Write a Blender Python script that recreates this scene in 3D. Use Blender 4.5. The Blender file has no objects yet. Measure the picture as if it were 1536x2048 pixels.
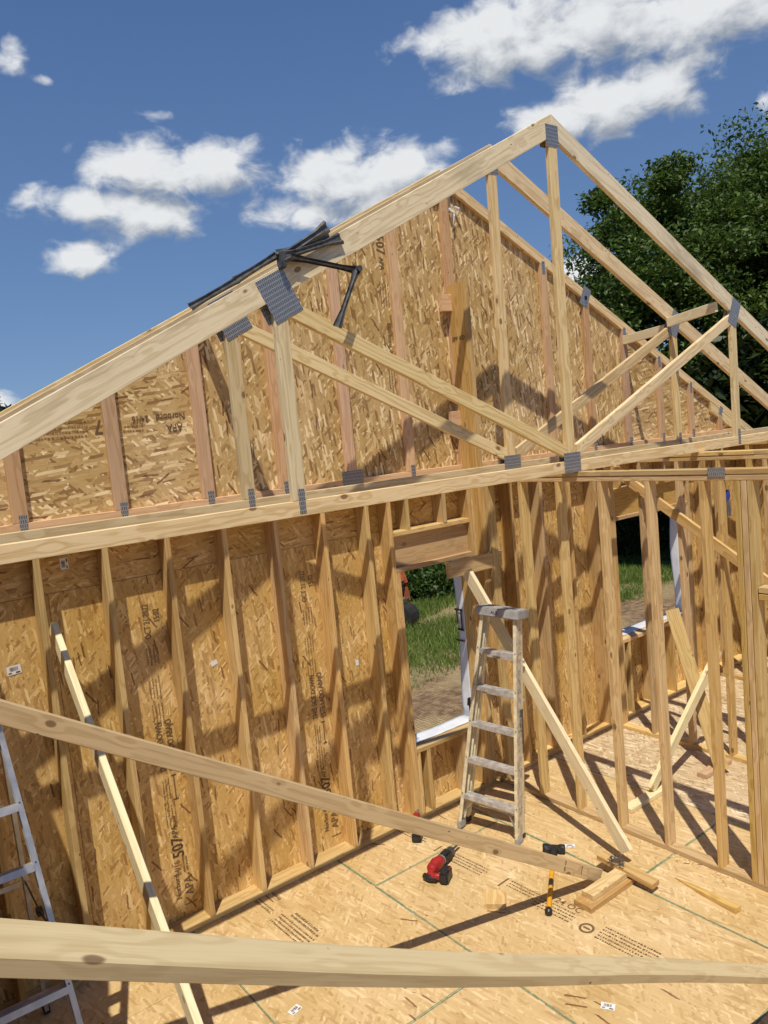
import bpy, bmesh, math, random
import numpy as np
from mathutils import Vector, Matrix

random.seed(7)
RNG = np.random.default_rng(11)
SC = bpy.context.scene
COL = SC.collection

# ------------------------------------------------------------------ camera
cam_d = bpy.data.cameras.new('camera')
cam = bpy.data.objects.new('camera', cam_d)
COL.objects.link(cam)
cam.location = (-1.8902, -5.0192, 3.2382)
cam.rotation_euler = (math.radians(84.1477), math.radians(5.3074), math.radians(-37.4505))
cam_d.sensor_fit = 'VERTICAL'
cam_d.sensor_height = 36.0
cam_d.lens = 1539.44 / 2048 * 36.0
cam_d.clip_start = 0.05
cam_d.clip_end = 3000
SC.camera = cam

# ------------------------------------------------------------------ view
SC.view_settings.view_transform = 'Standard'
SC.view_settings.look = 'None'
SC.view_settings.gamma = 1.0
SC.view_settings.exposure = -0.16
SC.view_settings.use_curve_mapping = False
SC.cycles.max_bounces = 8
SC.cycles.diffuse_bounces = 4
SC.cycles.transparent_max_bounces = 6
SC.cycles.use_adaptive_sampling = True
SC.cycles.adaptive_threshold = 0.02

# ------------------------------------------------------------------ sun + sky
SUN_DIR = Vector((0.85, 1.0, -2.66)).normalized()
sun_d = bpy.data.lights.new('sun', 'SUN')
sun_d.energy = 5.0
sun_d.angle = math.radians(0.53)
sun_d.color = (1.0, 0.915, 0.75)
sun = bpy.data.objects.new('sun', sun_d)
COL.objects.link(sun)
sun.rotation_euler = SUN_DIR.to_track_quat('-Z', 'Y').to_euler()
sun.location = (-6, -8, 16)

# clouds: (azimuth deg, elevation deg, half width, half height)
PUFFS = [(48.0, 24.8, 5.88, 2.35), (54.0, 24.6, 6.73, 2.91), (61.5, 23.6, 7.6, 2.2), (49.5, 23.6, 4.5, 1.2),
         (54.3, 19.7, 4.59, 1.76), (58.2, 20.2, 3.14, 1.86), (50.6, 19.5, 2.77, 1.31), (22.8, 18.7, 4.33, 2.03),
         (27.3, 18.9, 3.52, 1.73), (18.9, 16.7, 4.26, 1.24), (22.5, 16.0, 3.3, 1.5), (36.7, 17.3, 4.48, 2.46),
         (33.3, 15.8, 3.59, 1.1), (41.0, 18.0, 2.68, 1.7), (39.0, 15.7, 3.59, 1.45), (34.3, 18.7, 1.79, 1.29),
         (17.7, 13.3, 2.38, 1.06), (15.1, 24.8, 1.04, 1.13), (16.7, 23.8, 0.99, 0.36), (23.4, 22.1, 1.24, 0.45),
         (52.3, 9.8, 1.75, 1.17), (64.4, 17.8, 0.79, 0.9), (10.6, 4.6, 1.97, 0.85),
         # the same fair-weather field goes on round the horizon
         (82, 23, 9, 3.4), (110, 19, 9, 3), (-14, 19, 8, 2.6), (-55, 22, 10, 3.2), (160, 20, 9, 3), (-110, 21, 9, 3)]


def build_world():
    w = bpy.data.worlds.new('World')
    SC.world = w
    w.use_nodes = True
    nt = w.node_tree
    nt.nodes.clear()
    N = nt.nodes.new
    L = nt.links.new
    # density group
    g = bpy.data.node_groups.new('cloud_density', 'ShaderNodeTree')
    g.interface.new_socket('dir', in_out='INPUT', socket_type='NodeSocketVector')
    g.interface.new_socket('density', in_out='OUTPUT', socket_type='NodeSocketFloat')
    gi = g.nodes.new('NodeGroupInput'); go = g.nodes.new('NodeGroupOutput')
    last = None
    for az, el, ra, re in PUFFS:
        ma = g.nodes.new('ShaderNodeVectorMath'); ma.operation = 'MULTIPLY_ADD'
        ma.inputs[1].default_value = (1 / ra, 1 / re, 0)
        ma.inputs[2].default_value = (-az / ra, -el / re, .75 if ra < 1.3 else 0)
        g.links.new(gi.outputs[0], ma.inputs[0])
        ln = g.nodes.new('ShaderNodeVectorMath'); ln.operation = 'LENGTH'
        g.links.new(ma.outputs[0], ln.inputs[0])
        if last is None:
            last = ln.outputs['Value']
        else:
            mn = g.nodes.new('ShaderNodeMath'); mn.operation = 'SMOOTH_MIN'; mn.inputs[2].default_value = 0.45
            g.links.new(last, mn.inputs[0]); g.links.new(ln.outputs['Value'], mn.inputs[1])
            last = mn.outputs[0]
    ns = g.nodes.new('ShaderNodeTexNoise'); ns.noise_dimensions = '2D'
    ns.inputs['Scale'].default_value = 0.52
    ns.inputs['Detail'].default_value = 4.5
    ns.inputs['Roughness'].default_value = 0.54
    ns.inputs['Distortion'].default_value = 0.25
    sc = g.nodes.new('ShaderNodeVectorMath'); sc.operation = 'MULTIPLY'
    sc.inputs[1].default_value = (0.75, 1.25, 1)
    g.links.new(gi.outputs[0], sc.inputs[0]); g.links.new(sc.outputs[0], ns.inputs['Vector'])
    # density = 1 - d + (noise-.5)*k
    a = g.nodes.new('ShaderNodeMath'); a.operation = 'SUBTRACT'; a.inputs[0].default_value = 1.24
    g.links.new(last, a.inputs[1])
    b = g.nodes.new('ShaderNodeMath'); b.operation = 'MULTIPLY_ADD'
    b.inputs[1].default_value = 1.6; b.inputs[2].default_value = -0.76
    g.links.new(ns.outputs[0], b.inputs[0])
    c = g.nodes.new('ShaderNodeMath'); c.operation = 'ADD'
    g.links.new(a.outputs[0], c.inputs[0]); g.links.new(b.outputs[0], c.inputs[1])
    g.links.new(c.outputs[0], go.inputs[0])

    tc = N('ShaderNodeTexCoord')
    sep = N('ShaderNodeSeparateXYZ'); L(tc.outputs['Generated'], sep.inputs[0])
    at = N('ShaderNodeMath'); at.operation = 'ARCTAN2'; L(sep.outputs[0], at.inputs[0]); L(sep.outputs[1], at.inputs[1])
    asn = N('ShaderNodeMath'); asn.operation = 'ARCSINE'; L(sep.outputs[2], asn.inputs[0])
    cmb = N('ShaderNodeCombineXYZ'); L(at.outputs[0], cmb.inputs[0]); L(asn.outputs[0], cmb.inputs[1])
    deg = N('ShaderNodeVectorMath'); deg.operation = 'SCALE'; deg.inputs['Scale'].default_value = 57.29578
    L(cmb.outputs[0], deg.inputs[0])
    d1 = N('ShaderNodeGroup'); d1.node_tree = g; L(deg.outputs[0], d1.inputs[0])
    off = N('ShaderNodeVectorMath'); off.operation = 'ADD'; off.inputs[1].default_value = (-0.5, 1.5, 0)
    L(deg.outputs[0], off.inputs[0])
    d2 = N('ShaderNodeGroup'); d2.node_tree = g; L(off.outputs[0], d2.inputs[0])
    alpha = N('ShaderNodeMapRange'); alpha.interpolation_type = 'SMOOTHSTEP'
    alpha.inputs['From Min'].default_value = 0.02; alpha.inputs['From Max'].default_value = 0.80
    L(d1.outputs[0], alpha.inputs['Value'])
    lit = N('ShaderNodeMath'); lit.operation = 'SUBTRACT'
    L(d1.outputs[0], lit.inputs[0]); L(d2.outputs[0], lit.inputs[1])
    litr = N('ShaderNodeMapRange'); litr.interpolation_type = 'SMOOTHSTEP'
    litr.inputs['From Min'].default_value = -0.85; litr.inputs['From Max'].default_value = 0.6
    L(lit.outputs[0], litr.inputs['Value'])
    ccol = N('ShaderNodeMix'); ccol.data_type = 'RGBA'
    ccol.inputs['A'].default_value = (3.3, 3.8, 4.6, 1)
    ccol.inputs['B'].default_value = (8.9, 9.1, 9.3, 1)
    L(litr.outputs[0], ccol.inputs['Factor'])
    sky = N('ShaderNodeTexSky'); sky.sky_type = 'NISHITA'; sky.sun_disc = False
    sky.sun_elevation = math.asin(-SUN_DIR.z)
    sky.sun_rotation = math.atan2(-SUN_DIR.x, -SUN_DIR.y)
    sky.altitude = 800; sky.air_density = 1.0; sky.dust_density = 0.15; sky.ozone_density = 2.0
    mix = N('ShaderNodeMix'); mix.data_type = 'RGBA'
    # clear summer air: the texture's pale horizon is pulled toward an even blue
    gr = N('ShaderNodeMapRange'); gr.inputs['From Min'].default_value = 0.0; gr.inputs['From Max'].default_value = 0.55
    L(sep.outputs[2], gr.inputs['Value'])
    gc = N('ShaderNodeMix'); gc.data_type = 'RGBA'; L(gr.outputs[0], gc.inputs['Factor'])
    gc.inputs['A'].default_value = (1.75, 3.25, 6.1, 1); gc.inputs['B'].default_value = (0.68, 1.55, 3.9, 1)
    hsv = N('ShaderNodeMix'); hsv.data_type = 'RGBA'; hsv.inputs['Factor'].default_value = 0.75
    L(sky.outputs[0], hsv.inputs['A']); L(gc.outputs['Result'], hsv.inputs['B'])
    L(alpha.outputs[0], mix.inputs['Factor']); L(hsv.outputs['Result'], mix.inputs['A']); L(ccol.outputs['Result'], mix.inputs['B'])
    bg = N('ShaderNodeBackground'); bg.inputs['Strength'].default_value = 0.1
    L(mix.outputs['Result'], bg.inputs['Color'])
    out = N('ShaderNodeOutputWorld'); L(bg.outputs[0], out.inputs[0])
    w.cycles.sampling_method = 'MANUAL'
    w.cycles.sample_map_resolution = 256


build_world()

# ------------------------------------------------------------------ materials
MATS = {}


class NT:
    def __init__(self, name):
        self.m = bpy.data.materials.new(name)
        self.m.use_nodes = True
        self.t = self.m.node_tree
        self.t.nodes.clear()
        self.out = self.t.nodes.new('ShaderNodeOutputMaterial')
        self.b = self.t.nodes.new('ShaderNodeBsdfPrincipled')
        self.t.links.new(self.b.outputs[0], self.out.inputs[0])
        MATS[name] = self.m

    def n(self, typ, **kw):
        nd = self.t.nodes.new('ShaderNode' + typ)
        for k, v in kw.items():
            if isinstance(k, str) and hasattr(nd, k):
                setattr(nd, k, v)
            else:
                nd.inputs[k.replace('_', ' ')].default_value = v
        return nd

    def l(self, a, b):
        self.t.links.new(a, b)

    def math(self, op, a, b=None, c=None):
        nd = self.t.nodes.new('ShaderNodeMath'); nd.operation = op
        for i, v in enumerate((a, b, c)):
            if v is None: continue
            if isinstance(v, (int, float)): nd.inputs[i].default_value = v
            else: self.l(v, nd.inputs[i])
        return nd.outputs[0]

    def vmul(self, v, s):
        nd = self.t.nodes.new('ShaderNodeVectorMath'); nd.operation = 'MULTIPLY'
        self.l(v, nd.inputs[0]); nd.inputs[1].default_value = s
        return nd.outputs[0]

    def vadd(self, a, b):
        nd = self.t.nodes.new('ShaderNodeVectorMath'); nd.operation = 'ADD'
        self.l(a, nd.inputs[0])
        if isinstance(b, tuple): nd.inputs[1].default_value = b
        else: self.l(b, nd.inputs[1])
        return nd.outputs[0]

    def mixc(self, f, a, b, mode='MIX'):
        nd = self.t.nodes.new('ShaderNodeMix'); nd.data_type = 'RGBA'; nd.blend_type = mode
        for s, v in (('Factor', f), ('A', a), ('B', b)):
            if isinstance(v, (int, float)): nd.inputs[s].default_value = v
            elif isinstance(v, tuple): nd.inputs[s].default_value = (*v[:3], 1)
            else: self.l(v, nd.inputs[s])
        return nd.outputs['Result']

    def ramp(self, v, a, b, smooth=True):
        nd = self.t.nodes.new('ShaderNodeMapRange')
        nd.interpolation_type = 'SMOOTHSTEP' if smooth else 'LINEAR'
        nd.inputs['From Min'].default_value = a; nd.inputs['From Max'].default_value = b
        self.l(v, nd.inputs['Value'])
        return nd.outputs[0]

    def bump(self, h, strength=0.3, dist=0.002):
        nd = self.t.nodes.new('ShaderNodeBump')
        nd.inputs['Strength'].default_value = strength
        nd.inputs['Distance'].default_value = dist
        self.l(h, nd.inputs['Height'])
        self.l(nd.outputs[0], self.b.inputs['Normal'])


def plain(name, col, rough=0.5, metal=0.0, noise=0.0, nscale=20.0):
    k = NT(name)
    k.b.inputs['Roughness'].default_value = rough
    k.b.inputs['Metallic'].default_value = metal
    if noise:
        tc = k.n('TexCoord')
        nz = k.n('TexNoise'); nz.inputs['Scale'].default_value = nscale; nz.inputs['Detail'].default_value = 5
        k.l(tc.outputs['Object'], nz.inputs['Vector'])
        c = k.mixc(k.ramp(nz.outputs[0], 0.3, 0.72), tuple(v * (1 - noise) for v in col), tuple(min(1, v * (1 + noise * .6)) for v in col))
        k.l(c, k.b.inputs['Base Color'])
        r = k.math('MULTIPLY_ADD', nz.outputs[0], 0.3, rough - 0.15)
        k.l(r, k.b.inputs['Roughness'])
    else:
        k.b.inputs['Base Color'].default_value = (*col, 1)
    return k.m


def lumber(name, light, dark, knot=(0.16, 0.075, 0.03), stain=0.25, knots=1.0, var=0.16):
    """sawn softwood: grain along local X, growth-ring figure, knots, nail dots, per-board tone"""
    k = NT(name)
    tc = k.n('TexCoord'); oi = k.n('ObjectInfo')
    rv = k.n('CombineXYZ')
    for i, s in enumerate((37.0, 11.3, 19.7)):
        k.l(k.math('MULTIPLY', oi.outputs['Random'], s), rv.inputs[i])
    co = k.vadd(tc.outputs['Object'], rv.outputs[0])
    # knots
    vk = k.n('TexVoronoi'); vk.feature = 'F1'
    vk.inputs['Scale'].default_value = 1.0
    k.l(k.vmul(co, (5.2, 9.0, 9.0)), vk.inputs['Vector'])
    kd = vk.outputs['Distance']
    knot_halo = k.ramp(kd, 0.5, 0.08)
    # ring figure bent round knots
    fig = k.n('TexNoise'); fig.inputs['Scale'].default_value = 1.0; fig.inputs['Detail'].default_value = 2.0
    k.l(k.vmul(co, (0.55, 10.0, 10.0)), fig.inputs['Vector'])
    fv = k.math('MULTIPLY_ADD', knot_halo, 0.10, fig.outputs[0])
    rings = k.math('SINE', k.math('MULTIPLY', fv, 46.0))
    rings = k.ramp(rings, -0.5, 1.0)
    fine = k.n('TexNoise'); fine.inputs['Scale'].default_value = 1.0; fine.inputs['Detail'].default_value = 2.0
    fine.inputs['Roughness'].default_value = 0.65
    k.l(k.vmul(co, (5.0, 150.0, 150.0)), fine.inputs['Vector'])
    t = k.math('MULTIPLY_ADD', rings, 0.26, k.math('MULTIPLY', fine.outputs[0], 0.72))
    c = k.mixc(k.ramp(t, 0.28, 0.78), light, dark)
    # broad tone drift and grey stains
    st = k.n('TexNoise'); st.inputs['Scale'].default_value = 1.0; st.inputs['Detail'].default_value = 3.0
    k.l(k.vmul(co, (1.8, 6.0, 6.0)), st.inputs['Vector'])
    c = k.mixc(k.math('MULTIPLY', k.ramp(st.outputs[0], 0.5, 0.8), stain), c, tuple(v * .55 for v in dark))
    kk = k.math('MULTIPLY', k.ramp(kd, 0.16, 0.11), knots)
    # only some cells carry a knot
    ks = k.n('SeparateColor'); k.l(vk.outputs['Color'], ks.inputs[0])
    kk = k.math('MULTIPLY', kk, k.ramp(ks.outputs[0], 0.74, 0.76))
    c = k.mixc(k.math('MULTIPLY', kk, 0.8), c, knot)
    # nail heads / dents
    vn = k.n('TexVoronoi'); k.l(k.vmul(co, (9.0, 17.0, 17.0)), vn.inputs['Vector'])
    vn.inputs['Scale'].default_value = 1.0
    ns_ = k.n('SeparateColor'); k.l(vn.outputs['Color'], ns_.inputs[0])
    dot = k.math('MULTIPLY', k.ramp(vn.outputs['Distance'], 0.10, 0.06), k.ramp(ns_.outputs[1], 0.80, 0.82))
    c = k.mixc(k.math('MULTIPLY', dot, 0.75), c, (0.05, 0.035, 0.025))
    # per-board tone
    val = k.math('MULTIPLY_ADD', oi.outputs['Random'], var * 2, 1.0 - var)
    hs = k.n('HueSaturation')
    k.l(val, hs.inputs['Value']); k.l(c, hs.inputs['Color'])
    r2 = k.math('FRACT', k.math('MULTIPLY', oi.outputs['Random'], 7.31))
    k.l(k.math('MULTIPLY_ADD', r2, 0.012, 0.495), hs.inputs['Hue'])
    k.l(k.math('MULTIPLY_ADD', k.math('FRACT', k.math('MULTIPLY', oi.outputs['Random'], 3.77)), 0.25, 0.88), hs.inputs['Saturation'])
    k.l(hs.outputs[0], k.b.inputs['Base Color'])
    k.b.inputs['Roughness'].default_value = 0.62
    k.b.inputs['Specular IOR Level'].default_value = 0.3
    k.bump(fine.outputs[0], 0.3, 0.0012)
    return k.m


def osb(name, dark, mid, light, contrast=1.0, length=0.12, width=0.022, spread=(-14, 9, -33, 22, 3, 47, -6), speck=0.25, bump=0.5, cover=0.42):
    """oriented strand board in the local XY plane, strands along local Y: layers of overlapping ragged flakes"""
    k = NT(name)
    tc = k.n('TexCoord'); oi = k.n('ObjectInfo')
    rv = k.n('CombineXYZ')
    k.l(k.math('MULTIPLY', oi.outputs['Random'], 53.0), rv.inputs[0])
    k.l(k.math('MULTIPLY', oi.outputs['Random'], 29.0), rv.inputs[1])
    co = k.vadd(k.vmul(tc.outputs['Object'], (1, 1, 0.0)), rv.outputs[0])
    # ragged edges
    wz = k.n('TexNoise'); wz.noise_dimensions = '2D'; wz.inputs['Scale'].default_value = 26.0; wz.inputs['Detail'].default_value = 2.0
    k.l(co, wz.inputs['Vector'])
    wm = k.n('VectorMath'); wm.operation = 'MULTIPLY_ADD'
    k.l(wz.outputs['Color'], wm.inputs[0]); wm.inputs[1].default_value = (0.008, 0.014, 0); wm.inputs[2].default_value = (-0.004, -0.007, 0)
    cw = k.vadd(co, wm.outputs[0])
    # wood fibre, shared by all layers
    fn = k.n('TexNoise'); fn.noise_dimensions = '2D'; fn.inputs['Scale'].default_value = 1.0; fn.inputs['Detail'].default_value = 3.0
    fn.inputs['Roughness'].default_value = 0.65
    k.l(k.vmul(cw, (260.0, 22.0, 1)), fn.inputs['Vector'])
    fib = k.math('MULTIPLY_ADD', fn.outputs[0], 0.5, -0.25)
    big = k.n('TexNoise'); big.noise_dimensions = '2D'; big.inputs['Scale'].default_value = 5.0; big.inputs['Detail'].default_value = 3.0
    k.l(co, big.inputs['Vector'])
    hgt = k.math('MULTIPLY_ADD', big.outputs[0], 0.7, 0.1)
    bark = None
    for i, ang in enumerate(spread):
        f = (1.35, .8, 1.1, .7, 1.0, .75, .9)[i % 7]
        mp = k.n('VectorRotate'); mp.rotation_type = 'Z_AXIS'
        mp.inputs['Angle'].default_value = math.radians(ang)
        k.l(k.vadd(cw, (3.137 * i + .7, 1.713 * i, 0)), mp.inputs['Vector'])
        sp = k.n('SeparateXYZ'); k.l(mp.outputs[0], sp.inputs[0])
        r = k.math('MULTIPLY', sp.outputs[0], 1 / (width * f))
        row = k.math('FLOOR', r)
        jit = k.math('FRACT', k.math('MULTIPLY', row, 0.6180339 + .07 * i))
        fr = k.math('FRACT', r)
        # slanted broken ends
        c = k.math('ADD', k.math('MULTIPLY_ADD', sp.outputs[1], 1 / (length * f), k.math('MULTIPLY', jit, 7.0)), k.math('MULTIPLY', fr, (.22, -.3, .1, -.18, .3, -.1, .2)[i % 7]))
        cv = k.n('CombineXYZ'); k.l(row, cv.inputs[0]); k.l(k.math('FLOOR', c), cv.inputs[1])
        wn = k.n('TexWhiteNoise'); wn.noise_dimensions = '2D'; k.l(cv.outputs[0], wn.inputs['Vector'])
        se = k.n('SeparateColor'); k.l(wn.outputs['Color'], se.inputs[0])
        # most flakes are near the mean tone, a few are bright or dark
        q = k.math('MULTIPLY_ADD', se.outputs[1], 2.0, -1.0)
        q3 = k.math('MULTIPLY', k.math('MULTIPLY', q, q), q)
        tone = k.math('MULTIPLY_ADD', q3, .55 * contrast, k.math('MULTIPLY_ADD', q, .10 * contrast, 0.47))
        # thin shadow line painted along one long edge of each flake
        edge_shade = k.math('MULTIPLY', k.math('LESS_THAN', fr, .09), .16 * contrast)
        tone = k.math('SUBTRACT', tone, edge_shade)
        on = k.math('GREATER_THAN', se.outputs[0], 1.0 - cover)
        mh = k.n('Mix'); mh.data_type = 'FLOAT'
        k.l(on, mh.inputs['Factor']); k.l(hgt, mh.inputs['A']); k.l(tone, mh.inputs['B'])
        hgt = mh.outputs['Result']
        if i in (2, 4, 6):
            bk = k.math('MULTIPLY', k.math('LESS_THAN', se.outputs[2], .026 * speck), k.math('LESS_THAN', fr, .62))
            bark = bk if bark is None else k.math('MAXIMUM', bark, bk)
    t = k.math('ADD', hgt, fib)
    col = k.mixc(k.ramp(t, 0.0, 0.5, False), dark, mid)
    col = k.mixc(k.ramp(t, 0.5, 1.08, False), col, light)
    col = k.mixc(k.math('MULTIPLY', bark, .8), col, (0.15, 0.055, 0.022))
    hs = k.n('HueSaturation'); k.l(col, hs.inputs['Color'])
    b2 = k.n('TexNoise'); b2.noise_dimensions = '2D'; b2.inputs['Scale'].default_value = 1.6; b2.inputs['Detail'].default_value = 2.0
    k.l(co, b2.inputs['Vector'])
    k.l(k.math('MULTIPLY_ADD', b2.outputs[0], 0.40, 0.80), hs.inputs['Value'])
    k.l(k.math('MULTIPLY_ADD', b2.outputs[0], -0.30, 1.12), hs.inputs['Saturation'])
    k.l(hs.outputs[0], k.b.inputs['Base Color'])
    k.b.inputs['Roughness'].default_value = 0.55
    k.b.inputs['Specular IOR Level'].default_value = 0.35
    k.bump(fn.outputs[0], bump, 0.0015)
    return k.m


M_STUD = lumber('lumber_spruce', (0.65, 0.455, 0.215), (0.48, 0.305, 0.12))
M_TRUSS = lumber('lumber_truss', (0.75, 0.595, 0.355), (0.57, 0.41, 0.205), stain=0.2)
M_GREY = lumber('lumber_weathered', (0.77, 0.655, 0.46), (0.60, 0.475, 0.30), stain=0.7)
M_PINK = lumber('lumber_pink_fir', (0.64, 0.425, 0.265), (0.51, 0.31, 0.175), stain=0.12, knots=0.6)
M_BRIGHT = lumber('lumber_bright_pine', (0.83, 0.73, 0.50), (0.73, 0.60, 0.37), stain=0.08, knots=0.7, var=0.05)
M_FIR = lumber('lumber_douglas_fir', (0.55, 0.365, 0.18), (0.41, 0.25, 0.105), stain=0.15, knots=0.7)
M_BRACE = lumber('lumber_brace', (0.66, 0.485, 0.26), (0.52, 0.355, 0.17), stain=0.2)
M_HEAD = lumber('lumber_header', (0.56, 0.375, 0.175), (0.45, 0.28, 0.11), stain=0.15, knots=0.7, var=.05)
M_PALE = lumber('lumber_pale_green', (0.72, 0.58, 0.31), (0.61, 0.465, 0.225), stain=0.25, var=0.03)

M_OSB_WALL = osb('osb_wall', (0.36, 0.195, 0.058), (0.62, 0.395, 0.13), (0.88, 0.665, 0.33), contrast=0.78, length=.10, width=.018, speck=0.3, bump=0.35, cover=.38)
M_OSB_GABLE = osb('osb_gable', (0.32, 0.185, 0.07), (0.60, 0.405, 0.165), (0.92, 0.74, 0.44), contrast=1.1, length=0.105, width=0.022, speck=0.3, bump=0.9, cover=.42)
M_OSB_FLOOR = osb('osb_floor', (0.45, 0.29, 0.125), (0.605, 0.43, 0.21), (0.76, 0.595, 0.35), contrast=0.7, length=0.11, width=0.020, speck=0.05, bump=.3)
M_OSB_ROUGH = osb('osb_floor_dusty', (0.36, 0.255, 0.15), (0.58, 0.445, 0.28), (0.78, 0.655, 0.47), contrast=0.95, length=0.10, width=0.022, speck=0.12)
M_OSB_EDGE = plain('osb_edge', (0.40, 0.23, 0.10), 0.8, noise=0.4, nscale=60)
M_GREEN = plain('green_edge_seal', (0.13, 0.29, 0.20), 0.7, noise=0.5, nscale=40)
M_INK = plain('black_ink', (0.075, 0.045, 0.028), 0.7)
M_INK2 = plain('faded_ink', (0.16, 0.095, 0.045), 0.7)
M_INK3 = plain('worn_ink', (0.25, 0.145, 0.055), 0.7)
M_WHITE = plain('white_label', (0.78, 0.78, 0.80), 0.5)
M_WRAP = plain('white_house_wrap', (0.70, 0.73, 0.80), 0.4, noise=0.08, nscale=8)
M_BLACK = plain('black_rubber', (0.018, 0.018, 0.02), 0.45, noise=0.3, nscale=30)
M_RED = plain('red_tool_plastic', (0.34, 0.018, 0.022), 0.4, noise=0.2, nscale=25)
M_GREYP = plain('grey_tool_metal', (0.32, 0.32, 0.33), 0.35, metal=0.6, noise=0.2)
M_ALU = plain('aluminium', (0.62, 0.63, 0.66), 0.38, metal=0.75, noise=0.18, nscale=14)
M_STEP = plain('aluminium_step', (0.60, 0.58, 0.57), 0.45, metal=0.45, noise=0.25, nscale=22)
M_FIBRE = plain('cream_fibreglass', (0.72, 0.64, 0.45), 0.5, noise=0.2, nscale=18)
M_FIBRED = plain('worn_fibreglass', (0.58, 0.51, 0.40), 0.6, noise=0.35, nscale=26)
M_CAP = plain('grey_ladder_plastic', (0.36, 0.36, 0.37), 0.5, noise=0.2, nscale=18)
M_YELLOW = plain('yellow_fibreglass', (0.72, 0.36, 0.02), 0.4, noise=0.15, nscale=40)
M_STEELD = plain('dark_steel', (0.13, 0.132, 0.135), 0.45, metal=0.5, noise=0.35, nscale=25)
M_ORANGE = plain('orange_machine_paint', (0.46, 0.13, 0.06), 0.45, noise=0.25, nscale=7)
M_DARKM = plain('dark_machine', (0.03, 0.03, 0.03), 0.6, noise=0.3)
M_BLUE = plain('blue_plastic', (0.03, 0.06, 0.35), 0.4)


def plate_mat():
    k = NT('galvanised_tooth_plate')
    tc = k.n('TexCoord')
    br = k.n('TexBrick'); br.inputs['Scale'].default_value = 1.0
    br.inputs['Brick Width'].default_value = 0.013; br.inputs['Row Height'].default_value = 0.026
    br.inputs['Mortar Size'].default_value = 0.0032; br.offset = 0.5
    br.inputs['Color1'].default_value = (0.05, 0.05, 0.055, 1); br.inputs['Color2'].default_value = (0.09, 0.09, 0.1, 1)
    br.inputs['Mortar'].default_value = (0.55, 0.56, 0.58, 1)
    k.l(tc.outputs['Object'], br.inputs['Vector'])
    nz = k.n('TexNoise'); nz.inputs['Scale'].default_value = 30
    k.l(tc.outputs['Object'], nz.inputs['Vector'])
    c = k.mixc(0.42, br.outputs['Color'], (0.28, 0.29, 0.31))
    c = k.mixc(k.math('MULTIPLY', k.ramp(nz.outputs[0], .4, .7), 0.4), c, (0.34, 0.35, 0.37))
    k.l(c, k.b.inputs['Base Color'])
    k.b.inputs['Metallic'].default_value = 0.6; k.b.inputs['Roughness'].default_value = 0.42
    inv = k.math('SUBTRACT', 1.0, br.outputs['Fac'])
    k.bump(inv, 0.8, -0.003)
    return k.m


M_PLATE = plate_mat()

# ------------------------------------------------------------------ object helpers
MESHES = {}
TOP = {}


def tag(o, label=None, cat=None, group=None, kind=None):
    if label: o['label'] = label
    if cat: o['category'] = cat
    if group: o['group'] = group
    if kind: o['kind'] = kind
    return o


def thing(name, loc, label, cat, group=None):
    e = bpy.data.objects.new(name, None)
    e.empty_display_size = 0.1
    e.location = loc
    COL.objects.link(e)
    TOP[e.name] = Vector(loc)
    tag(e, label, cat, group)
    return e


def wmat(o):
    """world matrix without a depsgraph update"""
    m = o.matrix_basis.copy()
    if o.parent is not None:
        m = wmat(o.parent) @ o.matrix_parent_inverse @ m
    return m


def link(name, me, mat, parent=None, M=None):
    o = bpy.data.objects.new(name, me)
    COL.objects.link(o)
    if mat is not None and len(me.materials) == 0:
        me.materials.append(mat)
    if M is not None:
        o.matrix_basis = M
    if parent is not None:
        o.parent = parent
        o.matrix_parent_inverse = wmat(parent).inverted()
    return o


def frame(origin, ux, uy, uz):
    m = Matrix.Identity(4)
    for i, u in enumerate((ux, uy, uz)):
        for r in range(3): m[r][i] = u[r]
    m.translation = origin
    return m


def block_mesh(lx, ly, lz, ch, mat):
    """eased box, local X long; octagonal section"""
    key = (round(lx, 4), round(ly, 4), round(lz, 4), round(ch, 4), mat.name)
    if key in MESHES: return MESHES[key]
    a, b = ly / 2, lz / 2
    sec = [(-a + ch, -b), (a - ch, -b), (a, -b + ch), (a, b - ch), (a - ch, b), (-a + ch, b), (-a, b - ch), (-a, -b + ch)]
    vs = [(-lx / 2, y, z) for y, z in sec] + [(lx / 2, y, z) for y, z in sec]
    fs = [(i, (i + 1) % 8, 8 + (i + 1) % 8, 8 + i) for i in range(8)]
    fs += [tuple(reversed(range(8))), tuple(range(8, 16))]
    fs = [tuple(reversed(f)) for f in fs]
    me = bpy.data.meshes.new('board')
    me.from_pydata(vs, [], fs)
    bm = bmesh.new(); bm.from_mesh(me); bmesh.ops.recalc_face_normals(bm, faces=bm.faces); bm.to_mesh(me); bm.free()
    me.materials.append(mat)
    MESHES[key] = me
    return me


def board(name, parent, A, B, w, t, wdir, mat, ch=0.003):
    """board from A to B (centre line); w along wdir, t across"""
    A = Vector(A); B = Vector(B)
    ux = (B - A); L = ux.length; ux.normalize()
    uy = Vector(wdir); uy = (uy - ux * uy.dot(ux)).normalized()
    uz = ux.cross(uy)
    me = block_mesh(L, w, t, ch, mat)
    return link(name, me, mat, parent, frame((A + B) / 2, ux, uy, uz))


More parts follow.
